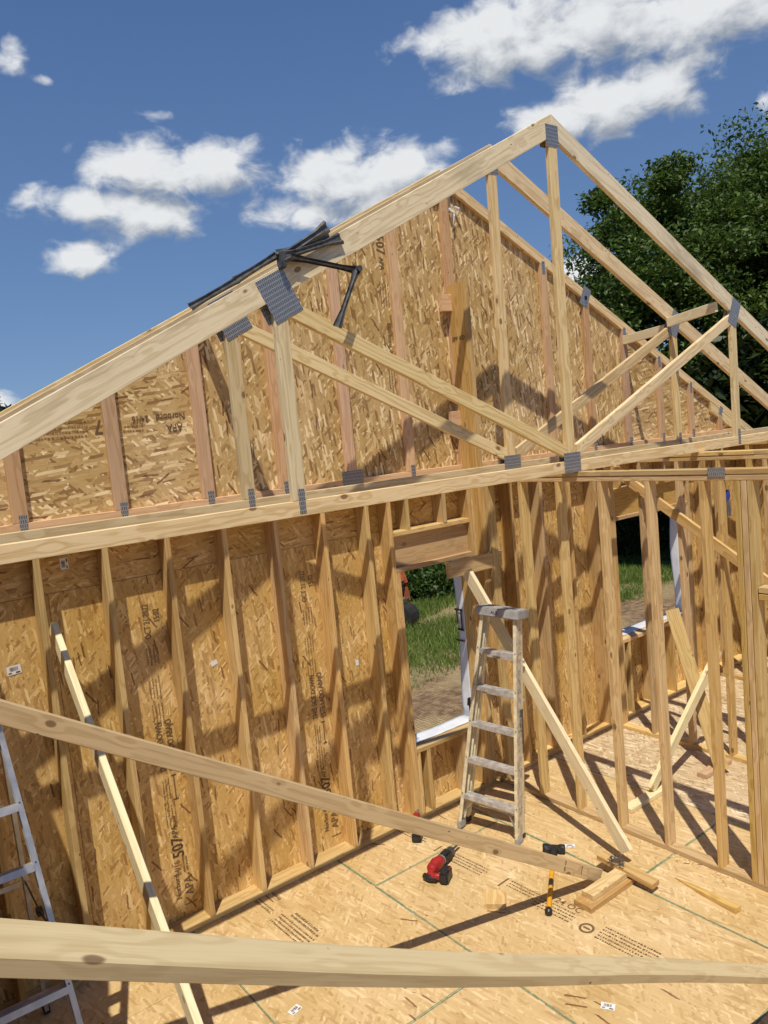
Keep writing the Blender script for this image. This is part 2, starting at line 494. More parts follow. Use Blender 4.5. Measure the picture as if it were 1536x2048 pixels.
def abox(name, parent, x, y, z, mat, long='x', ch=0.003):
    """axis-aligned board given by its extents, grain along `long`"""
    c = Vector(((x[0] + x[1]) / 2, (y[0] + y[1]) / 2, (z[0] + z[1]) / 2))
    d = Vector((x[1] - x[0], y[1] - y[0], z[1] - z[0]))
    if long == 'x': ux, uy, uz, l, a, b = (1, 0, 0), (0, 1, 0), (0, 0, 1), d.x, d.y, d.z
    elif long == 'y': ux, uy, uz, l, a, b = (0, 1, 0), (-1, 0, 0), (0, 0, 1), d.y, d.x, d.z
    else: ux, uy, uz, l, a, b = (0, 0, 1), (1, 0, 0), (0, 1, 0), d.z, d.x, d.y
    me = block_mesh(l, a, b, ch, mat)
    return link(name, me, mat, parent, frame(c, Vector(ux), Vector(uy), Vector(uz)))


def prism(name, parent, poly, origin, ux, uy, t, mat, bevel=0.0025):
    """polygon (world points) extruded by t along ux x uy; local frame for the grain"""
    ux = Vector(ux).normalized(); uy = Vector(uy); uy = (uy - ux * uy.dot(ux)).normalized(); uz = ux.cross(uy)
    o = Vector(origin)
    p2 = [((Vector(p) - o).dot(ux), (Vector(p) - o).dot(uy)) for p in poly]
    n = len(p2)
    vs = [(a, b, -t / 2) for a, b in p2] + [(a, b, t / 2) for a, b in p2]
    fs = [tuple(range(n)), tuple(range(n, 2 * n))] + [(i, (i + 1) % n, n + (i + 1) % n, n + i) for i in range(n)]
    me = bpy.data.meshes.new(name)
    me.from_pydata(vs, [], fs)
    bm = bmesh.new(); bm.from_mesh(me)
    bmesh.ops.recalc_face_normals(bm, faces=bm.faces)
    if bevel:
        bmesh.ops.bevel(bm, geom=list(bm.edges), offset=bevel, segments=1, affect='EDGES')
    bm.to_mesh(me); bm.free()
    return link(name, me, mat, parent, frame(o, ux, uy, uz))


class MB:
    """collects simple solids into one mesh"""
    def __init__(self):
        self.v = []; self.f = []; self.mi = []; self.mats = []

    def mat(self, m):
        if m not in self.mats: self.mats.append(m)
        return self.mats.index(m)

    def add(self, vs, fs, m):
        o = len(self.v); i = self.mat(m)
        self.v += [tuple(p) for p in vs]
        self.f += [tuple(o + j for j in f) for f in fs]
        self.mi += [i] * len(fs)

    def box(self, c, size, m, rot=None, ch=0.0):
        x, y, z = (s / 2 for s in size)
        if ch:
            bm = bmesh.new()
            bmesh.ops.create_cube(bm, size=1.0)
            for v in bm.verts: v.co = Vector((v.co.x * size[0], v.co.y * size[1], v.co.z * size[2]))
            bmesh.ops.bevel(bm, geom=list(bm.edges), offset=ch, segments=2, affect='EDGES')
            vs = [v.co.copy() for v in bm.verts]; bm.verts.index_update()
            fs = [[v.index for v in f.verts] for f in bm.faces]; bm.free()
        else:
            vs = [Vector((a, b, d)) for a in (-x, x) for b in (-y, y) for d in (-z, z)]
            fs = [(0, 1, 3, 2), (4, 6, 7, 5), (0, 4, 5, 1), (2, 3, 7, 6), (0, 2, 6, 4), (1, 5, 7, 3)]
        R = rot if rot is not None else Matrix.Identity(3)
        self.add([R @ v + Vector(c) for v in vs], fs, m)

    def bar(self, A, B, w, t, wdir, m):
        A = Vector(A); B = Vector(B); ux = (B - A); L = ux.length; ux.normalize()
        uy = Vector(wdir); uy = (uy - ux * uy.dot(ux)).normalized(); uz = ux.cross(uy)
        R = Matrix((ux, uy, uz)).transposed()
        self.box((A + B) / 2, (L, w, t), m, R)

    def tube(self, pts, radii, m, n=8, cap=True):
        rings = []
        pts = [Vector(p) for p in pts]
        ref = None
        vs = []; fs = []
        for i, p in enumerate(pts):
            d = (pts[min(i + 1, len(pts) - 1)] - pts[max(i - 1, 0)]).normalized()
            if ref is None:
                ref = d.orthogonal().normalized()
            ref = (ref - d * ref.dot(d)).normalized()
            b = d.cross(ref)
            for k in range(n):
                a = 2 * math.pi * k / n
                vs.append(p + (ref * math.cos(a) + b * math.sin(a)) * radii[i])
        for i in range(len(pts) - 1):
            for k in range(n):
                fs.append((i * n + k, i * n + (k + 1) % n, (i + 1) * n + (k + 1) % n, (i + 1) * n + k))
        if cap:
            fs.append(tuple(reversed(range(n)))); fs.append(tuple(range((len(pts) - 1) * n, len(pts) * n)))
        self.add(vs, fs, m)

    def build(self, name, parent=None, smooth=False, M=None):
        me = bpy.data.meshes.new(name)
        me.from_pydata(self.v, [], self.f)
        for m in self.mats: me.materials.append(m)
        me.polygons.foreach_set('material_index', self.mi)
        if smooth:
            me.polygons.foreach_set('use_smooth', [True] * len(self.f))
            me.set_sharp_from_angle(angle=math.radians(40))
        me.validate()
        return link(name, me, None, parent, M)


def text_mesh(s, size, mat, bold=0.0):
    cu = bpy.data.curves.new('print', 'FONT')
    cu.body = s; cu.size = size; cu.align_x = 'CENTER'; cu.align_y = 'CENTER'
    cu.offset = bold; cu.resolution_u = 2
    o = bpy.data.objects.new('print_tmp', cu)
    COL.objects.link(o)
    dg = bpy.context.evaluated_depsgraph_get()
    me = bpy.data.meshes.new_from_object(o.evaluated_get(dg))
    bpy.data.objects.remove(o)
    vs = [v.co.copy() for v in me.vertices]; fs = [tuple(p.vertices) for p in me.polygons]
    return vs, fs


def printing(parent, items, o, right, up, nrm):
    """ink on a panel: items = (text or rows, u, v, size, squeeze, mat); frame o/right/up"""
    mb = MB()
    R = Vector(right); U = Vector(up); O = Vector(o) + Vector(nrm) * 0.0015
    for it in items:
        kind = it[0]
        if kind == 't':
            _, s, u, v, size, sx, m = it
            vs, fs = text_mesh(s, size, m, size * 0.012)
            mb.add([O + R * (u + p.x * sx) + U * (v + p.y) for p in vs], fs, m)
        elif kind == 'rows':      # unreadable small print: rows of little dashes
            _, u0, v0, length, n, pitch, h, m = it
            for j in range(n):
                x = u0 - length / 2 + random.uniform(0, .02)
                end = u0 + length / 2 - random.uniform(0, length * .18)
                while x < end:
                    w = random.uniform(.004, .017)
                    y = v0 - j * pitch
                    hh = h * random.uniform(.75, 1.05)
                    q = [O + R * x + U * y, O + R * (x + w) + U * y, O + R * (x + w) + U * (y + hh), O + R * x + U * (y + hh)]
                    mb.add(q, [(0, 1, 2, 3)], m)
                    x += w + random.uniform(.003, .010)
        elif kind == 'rect':
            _, u, v, w, h, m = it
            q = [O + R * (u + a * w / 2) + U * (v + b * h / 2) for a, b in ((-1, -1), (1, -1), (1, 1), (-1, 1))]
            mb.add(q, [(0, 1, 2, 3)], m)
        elif kind == 'ring':
            _, u, v, r, m = it
            vs = []; fs = []; n = 20
            for i in range(n):
                a = 2 * math.pi * i / n
                for rr in (r, r * .68):
                    vs.append(O + R * (u + rr * math.cos(a)) + U * (v + rr * math.sin(a)))
            for i in range(n):
                j = (i + 1) % n
                fs.append((2 * i, 2 * j, 2 * j + 1, 2 * i + 1))
            mb.add(vs, fs, m)
    ob = mb.build('printed_lettering', parent); ob['kind'] = 'stuff'
    return ob


def sticker(parent, p, right, up, nrm, w=0.075, h=0.05, bars=True):
    mb = MB()
    R = Vector(right).normalized(); U = Vector(up).normalized(); Nn = Vector(nrm); P = Vector(p) + Nn * .0018
    def rect(u0, u1, v0, v1, m, lift=0.0):
        mb.add([P + R * u0 + U * v0 + Nn * lift, P + R * u1 + U * v0 + Nn * lift, P + R * u1 + U * v1 + Nn * lift, P + R * u0 + U * v1 + Nn * lift], [(0, 1, 2, 3)], m)
    rect(-w / 2, w / 2, -h / 2, h / 2, M_WHITE)
    if bars:
        x = -w * .3
        while x < w * .28:
            b = random.uniform(.0015, .004)
            rect(x, x + b, -h * .1, h * .34, M_INK, .0008)
            x += b + random.uniform(.0012, .003)
        rect(-w * .42, -w * .2, -h * .36, -h * .22, M_INK, .0008)
        rect(w * .1, w * .4, -h * .40, -h * .24, M_INK, .0008)
    return mb.build('barcode_sticker', parent)


# ------------------------------------------------------------------ dimensions
S = 0.4064            # 16 in stud spacing
H = 2.813             # wall height = truss bearing
XC, ZA, SL = 2.768, 5.41, 0.5034
XL, XR = -1.75, 7.29  # inner faces of the eave walls
T = 0.038


def ztop(x): return ZA - SL * abs(x - XC)


# ------------------------------------------------------------------ ground
GZ = -0.62


def ground_mat():
    k = NT('yard_soil_and_turf')
    g = k.n('NewGeometry')
    sep = k.n('SeparateXYZ'); k.l(g.outputs['Position'], sep.inputs[0])
    n1 = k.n('TexNoise'); n1.inputs['Scale'].default_value = 0.55; n1.inputs['Detail'].default_value = 6
    k.l(g.outputs['Position'], n1.inputs['Vector'])
    n2 = k.n('TexNoise'); n2.inputs['Scale'].default_value = 9.0; n2.inputs['Detail'].default_value = 8
    k.l(g.outputs['Position'], n2.inputs['Vector'])
    soil = k.mixc(k.ramp(n2.outputs[0], .3, .7), (0.17, 0.105, 0.06), (0.38, 0.26, 0.155))
    turf = k.mixc(k.ramp(n2.outputs[0], .35, .7), (0.035, 0.06, 0.015), (0.16, 0.17, 0.06))
    f = k.math('ADD', k.math('MULTIPLY', k.math('ADD', sep.outputs[1], -4.0), 0.7), k.math('MULTIPLY_ADD', n1.outputs[0], 1.4, -.7))
    c = k.mixc(k.ramp(f, 0.0, 0.9), soil, turf)
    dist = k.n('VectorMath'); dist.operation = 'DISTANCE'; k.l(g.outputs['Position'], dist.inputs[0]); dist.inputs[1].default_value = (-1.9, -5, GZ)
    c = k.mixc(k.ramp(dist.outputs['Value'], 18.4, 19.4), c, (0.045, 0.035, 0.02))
    straw = k.math('MULTIPLY', k.ramp(n1.outputs[0], .52, .60), k.ramp(dist.outputs['Value'], 19.0, 18.0))
    bandd = k.math('ABSOLUTE', k.math('SUBTRACT', sep.outputs[1], k.math('MULTIPLY_ADD', sep.outputs[0], .1, 5.95)))
    straw = k.math('MAXIMUM', straw, k.ramp(bandd, .75, .3))
    c = k.mixc(k.math('MULTIPLY', straw, 0.75), c, (0.42, 0.32, 0.18))
    k.l(c, k.b.inputs['Base Color'])
    k.b.inputs['Roughness'].default_value = 0.95
    wv = k.n('TexWave'); wv.inputs['Scale'].default_value = 7.0; wv.inputs['Distortion'].default_value = 6.0
    wv.inputs['Detail'].default_value = 3
    k.l(g.outputs['Position'], wv.inputs['Vector'])
    k.bump(k.math('ADD', k.math('MULTIPLY', wv.outputs[0], .5), n2.outputs[0]), 0.9, 0.05)
    return k.m


def make_ground():
    # fine grid near the house, big skirt to the horizon
    xs = np.concatenate([[-900, -200, -60, -20], np.linspace(-6, 26, 90), [40, 80, 220, 900]])
    ys = np.concatenate([[-900, -200, -60, -14], np.linspace(-8, 20, 80), [34, 80, 220, 900]])
    vs = []; rng = np.random.default_rng(3)
    ph = rng.uniform(0, 6, 8)
    for y in ys:
        for x in xs:
            z = GZ
            if -6 <= x <= 26 and .3 <= y <= 20:
                z += 0.03 * math.sin(1.7 * x + ph[0]) * math.sin(2.1 * y + ph[1]) + .025 * math.sin(4.3 * x + 1.2 * y + ph[2]) + rng.uniform(-.012, .012)
            vs.append((x, y, z))
    nx = len(xs)
    fs = [(j * nx + i, j * nx + i + 1, (j + 1) * nx + i + 1, (j + 1) * nx + i) for j in range(len(ys) - 1) for i in range(nx - 1)]
    me = bpy.data.meshes.new('ground'); me.from_pydata(vs, [], fs)
    o = link('ground', me, ground_mat())
    tag(o, kind='structure')


make_ground()

# ------------------------------------------------------------------ floor deck
deck = bpy.data.objects.new('subfloor', None)
COL.objects.link(deck); tag(deck, kind='structure')
FX = [XL - .15, -.18, 1.018, 2.288, 3.508, 4.728, 5.948, 7.44]
FJ = [[-4.6, -.62], [-4.24, -1.80], [-3.06, -.625], [-4.32, -1.895], [-3.2, -.70], [-4.3, -1.9], [-3.1, -.7]]
FRONT = -7.2
PANELS = {}
for i in range(7):
    ys = [FRONT] + FJ[i] + [0.0]
    for j in range(len(ys) - 1):
        g = 0.002
        x0, x1, y0, y1 = FX[i] + g, FX[i + 1] - g, ys[j] + g, ys[j + 1] - g
        mat = M_OSB_FLOOR if i < 4 else M_OSB_ROUGH
        c = Vector(((x0 + x1) / 2, (y0 + y1) / 2, -0.009))
        me = block_mesh(x1 - x0, y1 - y0, 0.018, 0.002, mat)
        p = link('subfloor_panel', me, mat, deck, frame(c, Vector((1, 0, 0)), Vector((0, 1, 0)), Vector((0, 0, 1))))
        PANELS[(i, j)] = p
        # green edge seal brushed along the long edges and ends
        if i in (1, 2, 3):
            mb = MB()
            for xx in (x0 + .004, x1 - .004):
                yy = y0
                while yy < y1:
                    ln = min(random.uniform(.15, .5), y1 - yy); ww = random.uniform(.003, .0075)
                    mb.add([(xx - ww / 2, yy, .0012), (xx + ww / 2, yy, .0012), (xx + ww / 2, yy + ln, .0012), (xx - ww / 2, yy + ln, .0012)], [(0, 1, 2, 3)], M_GREEN)
                    yy += ln + (random.uniform(0, .05) if random.random() < .4 else 0)
            for yy in (y0 + .004, y1 - .004):
                xx = x0 + .012
                while xx < x1 - .012:
                    ln = min(random.uniform(.1, .4), x1 - .012 - xx); ww = random.uniform(.003, .007)
                    mb.add([(xx, yy - ww / 2, .0014), (xx + ln, yy - ww / 2, .0014), (xx + ln, yy + ww / 2, .0014), (xx, yy + ww / 2, .0014)], [(0, 1, 2, 3)], M_GREEN)
                    xx += ln + (random.uniform(0, .06) if random.random() < .5 else 0)
            mb.build('green_edge', p)['kind'] = 'stuff'
# joists under the deck edge (rim)
rim = abox('rim_joist', deck, (XL - .14, 7.43), (-.04, .0), (-.30, -.0195), M_FIR)
# stamps on the deck
printing(PANELS[(2, 1)], [('rows', -.30, .05, .42, 3, .028, .013, M_INK2), ('rect', .03, .02, .012, .09, M_INK2), ('rows', .32, .05, .45, 4, .03, .013, M_INK2),
                          ('rect', .70, .01, .014, .12, M_INK2), ('rows', .86, .05, .26, 3, .03, .013, M_INK2), ('t', '24 OC', 1.20, .085, .075, 1.0, M_INK2),
                          ('rows', 1.16, .03, .34, 4, .03, .014, M_INK2), ('ring', 1.42, -.03, .05, M_INK2), ('rect', 1.42, -.03, .05, .014, M_INK2), ('rows', 1.72, .05, .46, 5, .031, .014, M_INK2)],
         (1.64, -.55, 0), (0.06, -1, 0), (1, .06, 0), (0, 0, 1))
printing(PANELS[(1, 2)], [('rows', -.10, .10, .16, 1, .03, .02, M_INK2), ('rect', -.10, .06, .13, .010, M_INK2), ('rows', -.06, .0, .30, 2, .03, .014, M_INK2), ('rows', .36, .09, .34, 2, .032, .02, M_INK2),
                          ('rows', .34, .02, .42, 4, .03, .014, M_INK2)],
         (.33, -.28, 0), (0.03, -1, 0), (1, .03, 0), (0, 0, 1))
sticker(PANELS[(3, 1)], (2.378, -1.286, 0), (1, -.9, 0), (.9, 1, 0), (0, 0, 1))
sticker(PANELS[(2, 1)], (1.246, -2.465, 0), (.6, -1, 0), (1, .6, 0), (0, 0, 1))
sticker(PANELS[(1, 2)], (-.037, -1.26, 0), (1, .25, 0), (-.25, 1, 0), (0, 0, 1))

# ------------------------------------------------------------------ gable wall
D = 0.14
wall = thing('gable_wall', (2.8, -.07, 0), 'long stud wall sheathed in strand board with two window openings under the gable', 'wall')
PB = H - 3 * T    # underside of top plates


def stud(x, z0=T, z1=PB, parent=wall, mat=M_STUD, name='stud'):
    """x = right face"""
    return abox(name, parent, (x - T, x), (-D, 0), (z0, z1), mat, 'z')


for k in range(-4, 5): stud(k * S)
abox('bottom_plate', wall, (XL + .002, 2.74), (-D, 0), (0, T), M_STUD)
abox('bottom_plate', wall, (2.81, XR - .002), (-D, 0), (0, T), M_STUD)
for j in range(3):
    abox('top_plate', wall, (XL - .14, 2.748), (-D, 0), (PB + j * T, PB + (j + 1) * T), M_STUD)
    abox('top_plate', wall, (2.79, XR + .14), (-D, 0), (PB + j * T, PB + (j + 1) * T), M_STUD)


def window(x0, x1, zs, zh, kx, kleft=True):
    """framed opening: sill top zs, header underside zh; kx = cripple right faces"""
    stud(x0 - T, name='king_stud'); stud(x1 + 2 * T, name='king_stud')
    abox('trimmer_stud', wall, (x0 - T, x0), (-D, 0), (T, zh), M_STUD, 'z')
    abox('trimmer_stud', wall, (x1, x1 + T), (-D, 0), (T, zh), M_STUD, 'z')
    hx = (x0 - T + .001, x1 + T - .001)
    abox('header_plate', wall, hx, (-D, 0), (zh, zh + T), M_FIR)
    abox('header', wall, hx, (-.095, 0), (zh + T, zh + T + .258), M_HEAD)
    abox('header_plate', wall, hx, (-D, 0), (zh + T + .258, zh + 2 * T + .258), M_STUD)
    for x in kx:
        abox('cripple_stud', wall, (x - T, x), (-D, 0), (zh + 2 * T + .258, PB), M_STUD, 'z')
        abox('cripple_stud', wall, (x - T, x), (-D, 0), (T, zs - T), M_STUD, 'z')
    for x in (x0 + T, x1):
        abox('cripple_stud', wall, (x - T + .001, x - .001), (-D, 0), (T, zs - T), M_STUD, 'z')
    abox('window_sill', wall, (x0 + .001, x1 - .001), (-D, 0), (zs - T, zs), M_STUD)


W1 = (1.885, 2.655, .605, 2.105)
W2 = (4.73, 6.06, .85, 2.115)
window(*W1, (5 * S, 6 * S))
window(*W2, (12 * S, 13 * S, 14 * S))
stud(2.655 + 3 * T + .003, name='stud', z0=T, z1=PB)
for k in (8, 9, 10, 11): stud(k * S)
for k in (16, 17): stud(k * S)

# sheathing panels (inner face at y = .001), cut round the openings
SEAM = 2.447
px = [XL - .14, -.762, .457, 1.676, 2.895, 4.114, 5.333, 6.552, 7.43]
WALLP = {}


def sheath(x0, x1, z0, z1, mat=M_OSB_WALL, vertical=True, parent=wall, y=.001, name='sheathing_panel'):
    c = Vector(((x0 + x1) / 2, y + .0055, (z0 + z1) / 2)); g = .0015
    if vertical:
        me = block_mesh(x1 - x0 - 2 * g, z1 - z0 - 2 * g, .011, .001, mat)
        return link(name, me, mat, parent, frame(c, Vector((1, 0, 0)), Vector((0, 0, 1)), Vector((0, -1, 0))))
    me = block_mesh(z1 - z0 - 2 * g, x1 - x0 - 2 * g, .011, .001, mat)
    return link(name, me, mat, parent, frame(c, Vector((0, 0, -1)), Vector((1, 0, 0)), Vector((0, -1, 0))))


for i in range(len(px) - 1):
    a, b = px[i], px[i + 1]
    segs = []
    cuts = [w for w in (W1, W2) if w[0] < b and w[1] > a]
    if not cuts:
        WALLP[i] = sheath(a, b, -.28, SEAM)
    else:
        w0, w1, zs, zh = cuts[0]
        lo, hi = max(a, w0), min(b, w1)
        if a < w0: sheath(a, w0, -.28, SEAM)
        if b > w1: sheath(w1, b, -.28, SEAM)
        sheath(lo, hi, -.28, zs); sheath(lo, hi, zh, SEAM)
for a, b in ((XL - .14, .457), (.457, 2.895), (2.895, 5.333), (5.333, 7.43)):
    p = sheath(a, b, SEAM, H, vertical=False)
    if a < 0: sticker(p, (-.643, 0, 2.617), (0, 0, 1), (-1, 0, 0), (0, -1, 0))


def wall_stamp(panel, xc, dz=0.0):
    I, I2 = M_INK2, M_INK3
    # text runs upward: right = +Z, up = -X
    printing(panel, [('t', 'Norbord', .27 + dz, .035, .055, .9, I), ('t', 'APA', .25 + dz, -.045, .085, .9, I), ('rect', .12 + dz, -.045, .006, .09, I),
                     ('t', '24/16', .40 + dz, .02, .06, .8, I2), ('rows', .41 + dz, -.03, .13, 2, .022, .014, I2),
                     ('t', '507', .545 + dz, .0, .115, .85, M_INK), ('t', 'APA', .66 + dz, .01, .055, .9, I),
                     ('rows', .79 + dz, .05, .20, 4, .022, .008, I2),
                     ('rect', .97 + dz, -.03, .17, .008, I), ('rect', .885 + dz, -.03, .010, .034, I), ('rect', 1.055 + dz, -.03, .010, .034, I),
                     ('rows', .97 + dz, .045, .16, 3, .02, .009, I2),
                     ('t', 'THIS SIDE DOWN', 1.27 + dz, .03, .062, .72, I), ('t', 'ESTE LADO ABAJO', 1.27 + dz, -.04, .062, .70, I),
                     ('rows', 1.50 + dz, .05, .16, 4, .022, .008, I2), ('rows', 1.68 + dz, .05, .16, 4, .022, .008, I2), ('rows', 1.90 + dz, .04, .14, 4, .024, .010, I2),
                     ('t', 'OCT 21 2022', 2.14 + dz, .02, .062, .68, I), ('t', '15:02', 2.17 + dz, -.05, .06, .7, I)],
             (xc, 0, 0), (0, 0, 1), (-1, 0, 0), (0, -1, 0))


wall_stamp(WALLP[1], -.155)
wall_stamp(WALLP[2], 1.068, -.0)
sticker(WALLP[0], (-1.01, 0, 2.03), (1, 0, .05), (-.05, 0, 1), (0, -1, 0), .08, .055)
sticker(WALLP[1], (.262, 0, 1.743), (1, 0, .3), (-.3, 0, 1), (0, -1, 0), .05, .035, False)
sticker(WALLP[2], (1.469, 0, 1.433), (1, 0, 0), (0, 0, 1), (0, -1, 0), .03, .05, False)


def wrap_sheet(pts, name='house_wrap', letter=None):
    """pts: rows of world points -> thin cloth with thickness"""
    rows = len(pts); cols = len(pts[0])
    vs = [p for r in pts for p in r]
    fs = [(j * cols + i, j * cols + i + 1, (j + 1) * cols + i + 1, (j + 1) * cols + i) for j in range(rows - 1) for i in range(cols - 1)]
    me = bpy.data.meshes.new(name); me.from_pydata(vs, [], fs)
    me.polygons.foreach_set('use_smooth', [True] * len(fs))
    o = link(name, me, M_WRAP, wall)
    md = o.modifiers.new('thickness', 'SOLIDIFY'); md.thickness = .0008
    return o


def wraps(w, seed):
    rnd = random.Random(seed)
    x0, x1, zs, zh = w
    # outside sheet
    for a, b, c, d in ((XL - .13, x0, -.2, H) if w is W1 else (W1[1] + .0, x0, -.2, H), (x0, x1, -.2, zs - .01), (x0, x1, zh + .01, H)):
        abox('house_wrap', wall, (a, b), (.0135, .0145), (c, d), M_WRAP, 'x', .0002)
    if w is W2: abox('house_wrap', wall, (x1, 7.42), (.0135, .0145), (-.2, H), M_WRAP, 'x', .0002)
    # loose flap at the right jamb
    pts = []
    for j in range(15):
        z = zs + .0 + (zh - zs) * j / 14
        row = []
        for i in range(6):
            t = i / 5
            bow = .02 * math.sin(j * .55 + seed) * t
            row.append((x1 - .004 - t * (.014 + .010 * math.sin(j * .4 + seed)), -.02 + .09 * t + .01 * math.sin(j * .5 + seed) * t, z + bow * .2))
        pts.append(row)
    wrap_sheet(pts)
    # flap folded over the sill
    pts = []
    for j in range(12):
        x = x0 + .01 + (x1 - x0 - .02) * j / 11
        row = []
        for i in range(6):
            t = i / 5
            row.append((x, -.05 + .15 * t, zs + .004 + .012 * math.sin(math.pi * t * .6) * (.6 + .4 * math.sin(j * .6 + seed)) + .004 * rnd.uniform(0, 1)))
        pts.append(row)
    wrap_sheet(pts)


wraps(W1, 1); wraps(W2, 4)
# black print on the loose wrap of the near window
wl = MB()
for (z0, z1, y0, y1) in ((1.60, 1.62, -.01, .09), (1.42, 1.60, .0, .018), (1.42, 1.44, -.01, .07), (1.48, 1.60, .055, .073), (1.32, 1.335, -.01, .10)):
    wl.add([(2.636, y0, z0), (2.636, y1, z0), (2.636, y1, z1), (2.636, y0, z1)], [(0, 1, 2, 3)], M_INK)
wlo = wl.build('printed_lettering', wall); wlo['kind'] = 'stuff'

# ------------------------------------------------------------------ gable-end truss
gt = thing('gable_truss', (XC, -.019, H), 'sheathed gable end truss of pinkish upright studs standing on the wall', 'truss')
abox('bottom_chord', gt, (XL - .14, XR + .14), (-T, 0), (H + .001, H + .089), M_PINK)
CH = .089 / math.cos(math.atan(SL))


def top_chord(parent, y, depth, x_end, side, mat):
    """rafter with plumb cut at the ridge; y = front face"""
    v = depth / math.cos(math.atan(SL))
    xe = x_end
    poly = [(XC, y + T / 2, ZA), (XC, y + T / 2, ZA - v), (xe, y + T / 2, ztop(xe) - v), (xe, y + T / 2, ztop(xe))]
    ux = (XC - xe, 0, ZA - ztop(xe))
    c = ((XC + xe) / 2, y + T / 2, (ZA + ztop(xe)) / 2 - v / 2)
    g = .001 * side
    poly = [(p[0] + (g if p[0] == XC else 0), p[1], p[2]) for p in poly]
    uy = (0, 0, 1)
    return prism('top_chord', parent, poly, c, ux, uy, T, mat)


top_chord(gt, -T, .089, -2.35, -1, M_TRUSS)
top_chord(gt, -T, .089, 7.95, 1, M_TRUSS)
GX = [-.861 + .6096 * k for k in range(-1, 14)]
for gx in GX:
    zt = ztop(gx) - CH - .022
    if zt - (H + .089) < .12: continue
    lo, hi = gx - .0445, gx + .0445
    zl, zh_ = ztop(lo) - CH - .001, ztop(hi) - CH - .001
    poly = [(lo, -T / 2, H + .09), (hi, -T / 2, H + .09), (hi, -T / 2, zh_), (lo, -T / 2, zl)]
    if lo < XC < hi: poly.insert(3, (XC, -T / 2, ZA - CH - .001))
    prism('stud', gt, poly, (gx, -T / 2, (H + zt) / 2), (0, 0, 1), (-1, 0, 0), T, M_PINK)


def plate(parent, x, z, w, h, yf, ang=0.0):
    """toothed connector plate pressed on the face at y = yf"""
    c, s = math.cos(ang), math.sin(ang)
    me = block_mesh(w, h, .0016, .0003, M_PLATE)
    return link('connector_plate', me, M_PLATE, parent, frame(Vector((x, yf - .0011, z)), Vector((c, 0, s)), Vector((-s, 0, c)), Vector((0, -1, 0))))


for gx in GX:
    if abs(gx - 1.5775) < .05:
        plate(gt, gx, H + .09, .20, .13, -T)
    elif ztop(gx) - H > .45:
        plate(gt, gx + .012, H + .085, .045, .11, -T)
        if gx > 3: plate(gt, gx, ztop(gx) - CH - .02, .042, .12, -T)
plate(gt, 4.62, ztop(4.62) - .07, .12, .2, -T, -.46)
plate(gt, XC, ZA - .15, .2, .16, -T)
# ridge-side scab near the right heel
prism('heel_block', gt, [(6.85, -.019, ztop(6.85) - CH - .004), (7.75, -.019, ztop(7.75) - CH - .004), (7.75, -.019, ztop(7.75) - CH - .11), (6.87, -.019, ztop(6.87) - CH - .115)], (7.3, -.019, ztop(7.3) - CH - .06), (1, 0, -SL), (0, 0, 1), T, M_TRUSS)
plate(gt, 7.08, ztop(7.08) - CH - .01, .07, .10, -T, -.46)

# gable sheathing, cut to the rake


def gable_panel(x0, x1, z0, z1, vertical=True):
    def zr(x): return min(z1, ztop(x) - .012)
    xs = sorted({x0 + .0015, x1 - .0015} | ({XC} if x0 < XC < x1 else set()) |
                {x for x in (XC - (ZA - .012 - z1) / SL, XC + (ZA - .012 - z1) / SL) if x0 < x < x1})
    top = [(x, .0065, zr(x)) for x in xs if zr(x) > z0 + .01]
    if not top: return None
    lo = [xs[0], xs[-1]]
    # where the rake meets z0
    xa = max(lo[0], XC - (ZA - .012 - z0) / SL); xb = min(lo[1], XC + (ZA - .012 - z0) / SL)
    poly = [(xa, .0065, z0 + .0015), (xb, .0065, z0 + .0015)] + [p for p in reversed(top) if xa - 1e-6 <= p[0] <= xb + 1e-6]
    c = ((x0 + x1) / 2, .0065, (z0 + z1) / 2)
    if vertical:
        return prism('sheathing_panel', gt, poly, c, (1, 0, 0), (0, 0, 1), .011, M_OSB_GABLE, 0)
    return prism('sheathing_panel', gt, poly, c, (0, 0, -1), (1, 0, 0), .011, M_OSB_GABLE, 0)


g1 = gable_panel(-2.2, .36, H, 3.78, False)
gable_panel(-2.2, .36, 3.78, 5.5)
g2 = None
for a in (.36, 1.579, 2.798, 4.017):
    q = gable_panel(a, a + 1.219, H, 5.5)
    if g2 is None: g2 = q
    if abs(a - 1.579) < .01: g3 = q
gable_panel(5.236, 7.7, H, 5.5, False)
printing(g1, [('t', 'Norbord', -.02, -.035, .062, .9, M_INK2), ('t', 'APA', -.04, .04, .07, .9, M_INK2), ('t', '24/16', .19, -.03, .062, .8, M_INK2), ('rows', .24, .04, .16, 2, .03, .011, M_INK3),
              ('t', '507', .41, .0, .13, .85, M_INK2), ('rows', .74, .05, .42, 4, .03, .011, M_INK3), ('rows', 1.0, .02, .2, 3, .03, .011, M_INK3)],
         (.14, 0, 3.45), (-1, 0, 0), (0, 0, -1), (0, -1, 0))
printing(g3, [('t', '507', 0, 0, .12, .85, M_INK2), ('t', 'APA', .15, .0, .06, .9, M_INK2), ('rows', .40, .04, .22, 4, .026, .010, M_INK3), ('t', 'Norbord', .72, .02, .06, .9, M_INK3), ('rows', 1.05, .03, .3, 3, .028, .010, M_INK2)],
         (2.085, 0, 4.75), (0, 0, -1), (1, 0, 0), (0, -1, 0))
printing(g2, [('rows', .0, .04, .2, 4, .028, .011, M_INK3), ('rows', .5, .04, .24, 4, .028, .011, M_INK2)], (1.02, 0, 3.9), (0, 0, -1), (1, 0, 0), (0, -1, 0))
